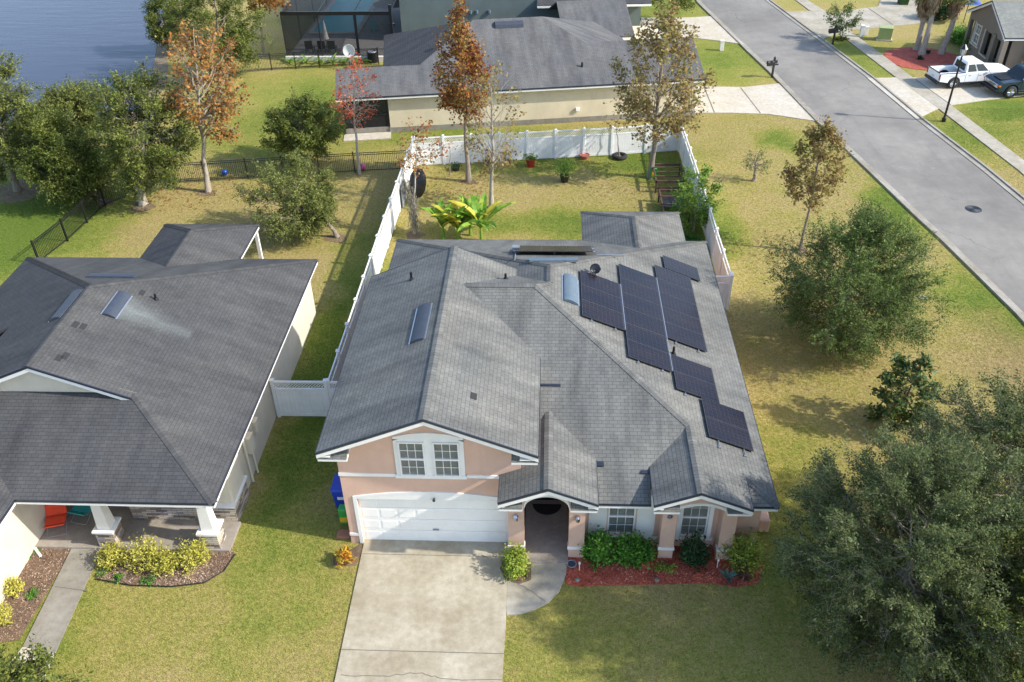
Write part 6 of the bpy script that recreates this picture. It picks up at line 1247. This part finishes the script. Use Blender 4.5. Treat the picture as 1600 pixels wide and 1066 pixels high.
mailbox('black mailbox on the near kerb at the drive of the beige house', 1206, 121); mailbox('black mailbox across the street beside the young oak', 1301, 69)
# utility boxes
c = G(1381, 62); t_ = thing('transformer_box', 'olive green transformer box on the lawn across the street', 'utility box', (c.x, c.y, 0), -.25); m = MB(); m.box(-.6, .6, -.5, .5, 0, .12); m.build('pad', 'concrete_pale', t_, world=False); m = MB(); m.box(-.5, .5, -.4, .4, .12, .95); m.box(-.53, .53, -.43, .43, .95, 1.02); m.build('casing', 'box_green', t_, world=False, bevel=.02); m = MB(); m.box(-.46, .46, -.42, -.405, .2, .88); m.build('door', 'box_green', t_, world=False)
for px, py, h, lb in ((1345, 58, .95, 'taller cream utility pedestal beside the transformer box'), (1352, 55, .7, 'shorter cream utility pedestal beside the transformer box'), (1127, 79, .8, 'cream utility pedestal on the lawn between two drives')):
    c = G(px, py); t_ = thing('utility_pedestal', lb, 'utility box', (c.x, c.y, 0), 0, 'cream pedestals'); m = MB(); m.box(-.15, .15, -.13, .13, 0, h*.92); m.build('casing', 'stucco_white', t_, world=False, bevel=.02); m = MB(); m.box(-.17, .17, -.15, .15, h*.9, h); m.build('cap', 'stucco_white', t_, world=False)
# street lamp
c = G(1474, 190); t_ = thing('street_lamp', 'tall black street lamp on the verge in front of the white pickup', 'street lamp', (c.x, c.y, 0)); m = MB(); m.cyl((0, 0), .1, 0, 4.55, 12, rings=[(0, .14), (.25, .13), (.35, .075), (4.3, .05)]); m.build('post', 'dark_metal', t_, world=False)
m = MB(); m.cyl((0, 0), .1, 4.3, 4.4, 8, rings=[(4.28, .05), (4.36, .15), (4.72, .2)]); L_ = m.build('lantern', 'lamp_clear', t_, world=False); m = MB(); m.cyl((0, 0), .1, 0, 0, 8, rings=[(4.72, .24), (4.9, .1), (5.0, .02)]); m.build('cap', 'dark_metal', L_, world=False)
m = MB()
for k in range(4): a = k*math.pi/2+.4; m.tube([(.15*math.cos(a), .15*math.sin(a), 4.34), (.2*math.cos(a), .2*math.sin(a), 4.74)], .014)
m.build('cage_bars', 'dark_metal', L_, world=False)
# deck boxes etc. by the beige house garage, bins top right
c = G(1410, 7); t_ = thing('wheeled_bin', 'dark green bin at the upper edge on the far drive', 'bin', (c.x, c.y, 0)); m = MB(); m.box(-.35, .35, -.4, .4, .05, 1.0, 1.15); m.build('body', 'leaf_darkshrub', t_, world=False); m = MB(); m.box(-.43, .43, -.48, .48, 1.0, 1.08); m.build('lid', 'plastic_black', t_, world=False)
c = G(1505, 36); t_ = thing('umbrella', 'blue patio umbrella beside the brown house porch', 'umbrella', (c.x, c.y, 0)); m = MB(); m.tube([(0, 0, 0), (0, 0, 2.0)], .03); m.build('pole', 'dark_metal', t_, world=False); m = MB(); m.cyl((0, 0), 0, 0, 0, 8, rings=[(1.7, 1.0), (1.95, .55), (2.15, .03)]); m.build('canopy', 'bin_blue', t_, world=False)

# ------------------------------------------------------------------ vehicles (local: x forward, y left)
def wheels(t_, xs, ys, r=.40, w_=.26, rim='chrome'):
    for x in xs:
        for s_ in (-1, 1):
            y = s_*ys; m = MB(); 
            prof = [(r*.62, -w_/2), (r*.95, -w_/2), (r, -w_/2+.04), (r, w_/2-.04), (r*.95, w_/2), (r*.62, w_/2)]
            n = 24; i0 = len(m.v)
            rings = [[(x+q*math.cos(2*math.pi*k/n), y+d, r+q*math.sin(2*math.pi*k/n)) for k in range(n)] for q, d in prof]; m.loft(rings, cap=False); W = m.build('wheel', 'rubber', t_, world=False, smooth=True)
            m = MB(); m.loft([[(x+q*math.cos(2*math.pi*k/n), y+s_*d, r+q*math.sin(2*math.pi*k/n)) for k in range(n)] for q, d in ((r*.64, .02), (r*.64, w_*.42), (r*.56, w_*.44), (r*.5, w_*.30))])
            for k in range(6):
                a = k*math.pi/3; m.tube([(x+.05*math.cos(a), y+s_*w_*.40, r+.05*math.sin(a)), (x+r*.58*math.cos(a), y+s_*w_*.42, r+r*.58*math.sin(a))], .032, 4)
            m.build('rim', rim, W, world=False)
def side(m, prof, y0, y1, inset=0.0):
    """closed side profile (x,z) extruded between half widths; inset narrows the upper points"""
    zs = [z for _, z in prof]; lo, hi = min(zs), max(zs)
    def yy(z, w_): return w_-inset*max(0, (z-lo)/(hi-lo))
    m.loft([[(x, yy(z, y1)*s_, z) for x, z in prof] for s_ in (-1, 1)])
def arched(x0, x1, z0, z1, axles, r):
    """lower body outline with wheel arches"""
    p = [(x0, z1), (x0, z0)]
    for a in sorted(axles):
        p.append((a-r, z0)); p += [(a-r*math.cos(t), z0+r*.92*math.sin(t)) for t in [k*math.pi/10 for k in range(1, 10)]]; p.append((a+r, z0))
    p += [(x1, z0), (x1, z1)]; return p
def vehicle_sides(t_, prof, hw, mat, name='body', inset=0, bevel=.035):
    m = MB(); side(m, prof, 0, hw, inset); return m.build(name, mat, t_, world=False, bevel=bevel)
def pane(m, pts, y=None): m.face(pts)
# white pickup; tail at G(1447,118)
c = G(1514, 112); PK = thing('pickup_truck', 'white crew cab pickup parked on the concrete drive across the street', 'pickup truck', (29.6, 62.75, 0), math.radians(9))
ax = (1.9, -1.75); zb, zd = .52, 1.12
for s_ in (-1, 1):
    m = MB(); y = .99*s_; yi = .93*s_; prof = [(-2.9, 1.18), (-2.9, .62)] + arched(-2.9, 2.78, .50, 1.1, ax, .47)[2:-2] + [(2.78, .55), (2.85, .85), (2.78, 1.08), (1.3, 1.2), (.95, 1.18)]
    m.loft([[(x, y, z) for x, z in prof], [(x, s_*.6, z) for x, z in prof]]); m.build('side_panel', 'paint_white', PK, world=False, bevel=.03)
m = MB(); m.box(-2.86, 2.75, -.62, .62, .55, .66); m.box(.9, 2.7, -.62, .62, .66, 1.05); m.build('floor', 'paint_white', PK, world=False)
m = MB(); m.loft([[(1.05, -.97, 1.16), (1.05, .97, 1.16), (1.05, .6, 1.22), (1.05, -.6, 1.22)], [(2.75, -.93, 1.06), (2.75, .93, 1.06), (2.75, .6, 1.14), (2.75, -.6, 1.14)]]); m.box(1.3, 2.6, -.5, .5, 1.12, 1.205); m.build('bonnet', 'paint_white', PK, world=False, bevel=.03)
m = MB(); m.box(-2.93, -2.86, -.8, .8, .66, 1.2); m.build('tailgate', 'paint_white', PK, world=False, bevel=.02); m = MB(); m.box(-2.98, -2.9, -.82, .82, 1.2, 1.24); m.box(-2.86, -1.0, .9, .98, 1.18, 1.22); m.box(-2.86, -1.0, -.98, -.9, 1.18, 1.22); m.build('bed_rail', 'plastic_black', PK, world=False)
m = MB(); m.box(-2.86, -.98, -.78, .78, .66, .70); m.build('bed_liner', 'grey_metal', PK, world=False)
cab = [(-.98, 1.12), (1.05, 1.18), (.35, 1.82), (.1, 1.88), (-.75, 1.88), (-.98, 1.75)]
m = MB(); m.loft([[(-.98, -.96, 1.1), (1.1, -.96, 1.15), (1.1, .96, 1.15), (-.98, .96, 1.1)], [(-.93, -.80, 1.82), (.34, -.78, 1.82), (.34, .78, 1.82), (-.93, .80, 1.82)], [(-.8, -.70, 1.90), (.2, -.68, 1.90), (.2, .68, 1.90), (-.8, .70, 1.90)]]); m.build('cab', 'paint_white', PK, world=False, bevel=.03)
def lerp3(a, b2, t): return tuple(a[i]+(b2[i]-a[i])*t for i in range(3))
def glassquad(m, A, B, C, D, u0, u1, v0, v1, out):
    def q(u, v): p = lerp3(lerp3(A, B, u), lerp3(D, C, u), v); return (p[0]+out[0], p[1]+out[1], p[2]+out[2])
    m.face([q(u0, v0), q(u1, v0), q(u1, v1), q(u0, v1)])
m = MB()
for s_ in (-1, 1):
    A, B, C_, D = (-.98, -.96*s_, 1.1), (1.1, -.96*s_, 1.15), (.34, -.78*s_, 1.82), (-.93, -.8*s_, 1.82); o_ = (0, -.012*s_, .004)
    glassquad(m, A, B, C_, D, .08, .44, .18, .9, o_); glassquad(m, A, B, C_, D, .49, .9, .18, .9, o_)
glassquad(m, (1.1, -.96, 1.15), (1.1, .96, 1.15), (.34, .78, 1.82), (.34, -.78, 1.82), .06, .94, .1, .93, (.012, 0, .012)); glassquad(m, (-.98, .96, 1.1), (-.98, -.96, 1.1), (-.93, -.8, 1.82), (-.93, .8, 1.82), .12, .88, .2, .88, (-.012, 0, 0)); m.build('windows', 'dark_glass', PK, world=False)
for s_ in (-1, 1):
    m = MB(); m.box(-2.92, -2.82, s_*.86-.09, s_*.86+.1 if s_ > 0 else s_*.86+.09, .72, 1.12); m.build('tail_light', 'tail_red', PK, world=False); m = MB(); m.box(2.72, 2.87, s_*.75-.17, s_*.75+.17, .82, 1.02); m.build('headlight', 'lamp_clear', PK, world=False)
    m = MB(); m.box(.72, .86, s_*1.02-.02, s_*1.14+.02, 1.18, 1.36); m.build('mirror', 'paint_white', PK, world=False, bevel=.02); m = MB(); m.box(-1.0, 1.3, s_*1.0-.05, s_*1.0+.05, .38, .44); m.build('side_step', 'plastic_black', PK, world=False)
    m = MB(); m.box(.1, .28, s_*.99, s_*1.005, .96, .99); m.box(-.72, -.56, s_*.99, s_*1.005, .96, .99); m.build('handle', 'plastic_black', PK, world=False)
m = MB(); m.box(-3.05, -2.9, -.92, .92, .42, .62); m.build('rear_bumper', 'plastic_black', PK, world=False, bevel=.03); m = MB(); m.box(2.8, 2.92, -.9, .9, .42, .62); m.box(2.8, 2.88, -.55, .55, .68, 1.0); m.build('front_bumper', 'chrome', PK, world=False, bevel=.03)
m = MB(); m.box(-2.945, -2.935, -.18, .18, .75, .87); m.build('number_plate', 'lamp_clear', PK, world=False); wheels(PK, ax, .86, .41)
m = MB(); [m.box(x-.006, x+.006, s_*.992, s_*.998, .56, 1.14) for x in (-.94, .02, .98) for s_ in (-1, 1)]; [m.box(-2.8, -.98, s_*.992, s_*.997, .98, .995) for s_ in (-1, 1)]; m.build('door_seams', 'dark_metal', PK, world=False)
for x in (1.9, -1.75):
    for s_ in (-1, 1):
        m = MB(); m.loft([[(x+q*math.cos(a), s_*.985, .50+q*.93*math.sin(a)) for a in [k*math.pi/12 for k in range(13)]]+[(x+(q-.001)*math.cos(a), s_*.60, .50+q*.93*math.sin(a)) for a in [math.pi-k*math.pi/12 for k in range(13)]] for q in (.475, .44)]); m.build('wheel_arch', 'plastic_black', PK, world=False)
PK.scale = (.94, .94, .94)
# dark blue SUV facing the street
SV = thing('suv', 'boxy dark blue SUV with its front to the street, right of the white pickup', 'SUV', (32.5, 60.95, 0), math.radians(189))
ax = (1.35, -1.4); prof = [(-2.3, 1.05), (-2.32, .55)] + arched(-2.3, 2.3, .48, 1.05, ax, .50)[2:-2] + [(2.28, .5), (2.32, .7), (2.28, 1.02), (2.1, 1.12), (.75, 1.2), (-2.28, 1.2)]
m = MB(); m.loft([[(x, y, z) for x, z in prof] for y in (-.94, .94)]); m.build('body', 'paint_blue', SV, world=False, bevel=.04)
m = MB(); m.loft([[(-2.26, -.9, 1.18), (.85, -.9, 1.18), (.85, .9, 1.18), (-2.26, .9, 1.18)], [(-2.15, -.76, 1.76), (.38, -.76, 1.76), (.38, .76, 1.76), (-2.15, .76, 1.76)], [(-2.05, -.68, 1.81), (.28, -.68, 1.81), (.28, .68, 1.81), (-2.05, .68, 1.81)]]); m.build('cabin', 'paint_blue', SV, world=False, bevel=.03)
m = MB()
for s_ in (-1, 1):
    A, B, C_, D = (-2.26, -.9*s_, 1.18), (.85, -.9*s_, 1.18), (.38, -.76*s_, 1.76), (-2.15, -.76*s_, 1.76); o_ = (0, -.012*s_, .004)
    for u0, u1 in ((.05, .3), (.33, .6), (.63, .93)): glassquad(m, A, B, C_, D, u0, u1, .15, .88, o_)
glassquad(m, (.85, -.9, 1.18), (.85, .9, 1.18), (.38, .76, 1.76), (.38, -.76, 1.76), .05, .95, .1, .92, (.012, 0, .01)); m.build('windows', 'dark_glass', SV, world=False)
m = MB(); m.box(-1.1, -.1, -.5, .5, 1.815, 1.83); m.build('sunroof', 'dark_glass', SV, world=False); m = MB(); m.box(.95, 2.0, -.45, .45, 1.16, 1.19); m.build('bonnet_panel', 'dark_metal', SV, world=False)
m = MB(); m.box(2.28, 2.36, -.8, .8, .72, .98); [m.box(2.35, 2.38, y-.03, y+.03, .74, .96) for y in (-.45, -.3, -.15, 0, .15, .3, .45)]; m.build('grille', 'chrome', SV, world=False, bevel=.01); m = MB(); m.box(2.28, 2.5, -.93, .93, .45, .66); m.box(-2.45, -2.28, -.92, .92, .45, .66); m.build('bumper', 'dark_metal', SV, world=False, bevel=.03)
for s_ in (-1, 1):
    m = MB(); m.cyl((0, 0), .1, 0, 0, 14); m2 = MB(); m2.loft([[(x, s_*.66+.1*math.cos(a), .85+.1*math.sin(a)) for a in [k*math.pi/7 for k in range(14)]] for x in (2.34, 2.39)]); m2.build('headlight', 'lamp_clear', SV, world=False)
    m = MB(); m.box(2.2, 2.33, s_*.88-.07, s_*.88+.07, .84, .96); m.build('indicator', 'amber', SV, world=False); m = MB(); m.box(.62, .74, s_*.98-.06, s_*.98+.09, 1.15, 1.32); m.build('mirror', 'chrome', SV, world=False, bevel=.02); m = MB(); m.box(-1.0, .9, s_*1.0-.07, s_*1.0+.07, .40, .45); m.build('side_step', 'chrome', SV, world=False); m = MB(); m.tube([(-2.0, s_*.62, 1.86), (.2, s_*.62, 1.86)], .018); m.build('roof_rail', 'dark_metal', SV, world=False)
wheels(SV, ax, .84, .43)
m = MB(); [m.box(x-.006, x+.006, s_*.942, s_*.95, .55, 1.15) for x in (-1.3, -.25, .72) for s_ in (-1, 1)]; m.build('door_seams', 'black_metal', SV, world=False)
# duck on the lake
c = G(222, 102, .02); m = MB(); m.sphere((c.x, c.y, .06), .15, 12, 8, .6); m.sphere((c.x+.13, c.y, .2), .06, 10, 6); m.tube([(c.x+.1, c.y, .08), (c.x+.13, c.y, .2)], .035); tag(m.build('duck', 'plastic_black', smooth=True), 'dark duck floating on the lake near the right bank', 'duck')

# ------------------------------------------------------------------ grass tufts over the lawns
FOOT = [[(-6.5, 19.4), (-.8, 19.4), (-.8, 19.0), (3.0, 19.0), (6.85, 19.6), (6.85, 37.6), (1.7, 37.6), (1.7, 34.9), (-6.5, 34.9)], [(-23.1, 20.9), (-17, 5), (-16.9, 18.9), (-10.4, 18.9), (-10.55, 33), (-23.1, 33)], [(-24, 5), (-16.9, 5), (-16.9, 21), (-24, 21)]]
rh = [tuple((Matrix.Translation(RO) @ Matrix.Rotation(A8, 4, 'Z') @ Vector((x, y, 0)))[:2]) for x, y in ((0, -.6), (23.2, .4), (23.2, 12), (0, 12))]
BLOCK = FOOT + [rh, bank, RL+RR[::-1], offset(RL, .7)+RR[::-1], RL+offset(RR, -.7)[::-1], [(-20.8, 67.5), (-12, 67.5), (8, 71.5), (8, 82), (-20.8, 82)], PB] + CONC + [RBED, NBED, LBED, GB, SB] + [[(32, 57), (46, 57), (46, 72), (32, 72)]]
BLOCK.append([(14.5, 140), (18.0, 140)] + [(p[0]+.65, p[1]) for p in RR[1:]] + [(p[0]-.65, p[1]) for p in RL[1:]][::-1])
def tufts(name, label, mat, dens, region, hgt, wid, nb, seed, zoned=None):
    R = np.random.default_rng(seed); x0, x1, y0, y1 = region; s_ = dens**-.5; gx_, gy_ = np.meshgrid(np.arange(x0, x1, s_), np.arange(y0, y1, s_)); n = gx_.size; X = gx_.ravel()+R.uniform(0, s_, n); Y = gy_.ravel()+R.uniform(0, s_, n)
    # keep what the photograph sees (plus a margin)
    d = np.stack([X-CAM.x, Y-CAM.y, np.full(n, -CAM.z)], 1); f = np.array(fw); zc = d@f; u_ = d@np.array(rt)/zc*FPX; v_ = d@np.array(up)/zc*FPX; k = (np.abs(u_) < 900) & (np.abs(v_) < 620)
    X, Y = X[k], Y[k]
    for poly in BLOCK: k = ~inpoly(X, Y, poly); X, Y = X[k], Y[k]
    n = len(X); print(name, n)
    az = R.uniform(0, 6.283, (n, nb)); tilt = R.uniform(.5, 1.35, (n, nb)); L = hgt*R.uniform(.6, 1.4, (n, nb)); ox = R.normal(0, .045, (n, nb)); oy = R.normal(0, .045, (n, nb))
    bx = X[:, None]+ox; by = Y[:, None]+oy; dx = np.cos(az)*np.sin(tilt)*L; dy = np.sin(az)*np.sin(tilt)*L; dz = np.cos(tilt)*L; px_ = -np.sin(az)*wid/2; py_ = np.cos(az)*wid/2
    V = np.empty((n, nb, 3, 3)); V[..., 0, :] = np.stack([bx+px_, by+py_, np.zeros_like(bx)+.001], -1); V[..., 1, :] = np.stack([bx-px_, by-py_, np.zeros_like(bx)+.001], -1); V[..., 2, :] = np.stack([bx+dx, by+dy, dz], -1)
    N_ = n*nb; org = np.array([(x0+x1)/2, (y0+y1)/2, 0]); V = (V-org).reshape(-1, 3)
    me = bpy.data.meshes.new(name); me.vertices.add(N_*3); me.vertices.foreach_set('co', V.astype(np.float32).ravel()); me.loops.add(N_*3); me.loops.foreach_set('vertex_index', np.arange(N_*3, dtype=np.int32)); me.polygons.add(N_); me.polygons.foreach_set('loop_start', np.arange(0, N_*3, 3, dtype=np.int32)); me.update()
    me.materials.append(MATS[mat]); o = bpy.data.objects.new(name, me); COL.objects.link(o); o.location = org; tag(o, label, 'grass', kind='stuff'); return o
tufts('grass', 'short olive and straw coloured lawn grass around the houses', 'grass_blades', 75, (-20, 22, 8, 34), .06, .016, 8, 1)
tufts('grass', 'mown grass of the back yards and verges further away', 'grass_blades', 46, (-36, 40, 34, 58), .05, .026, 6, 2)
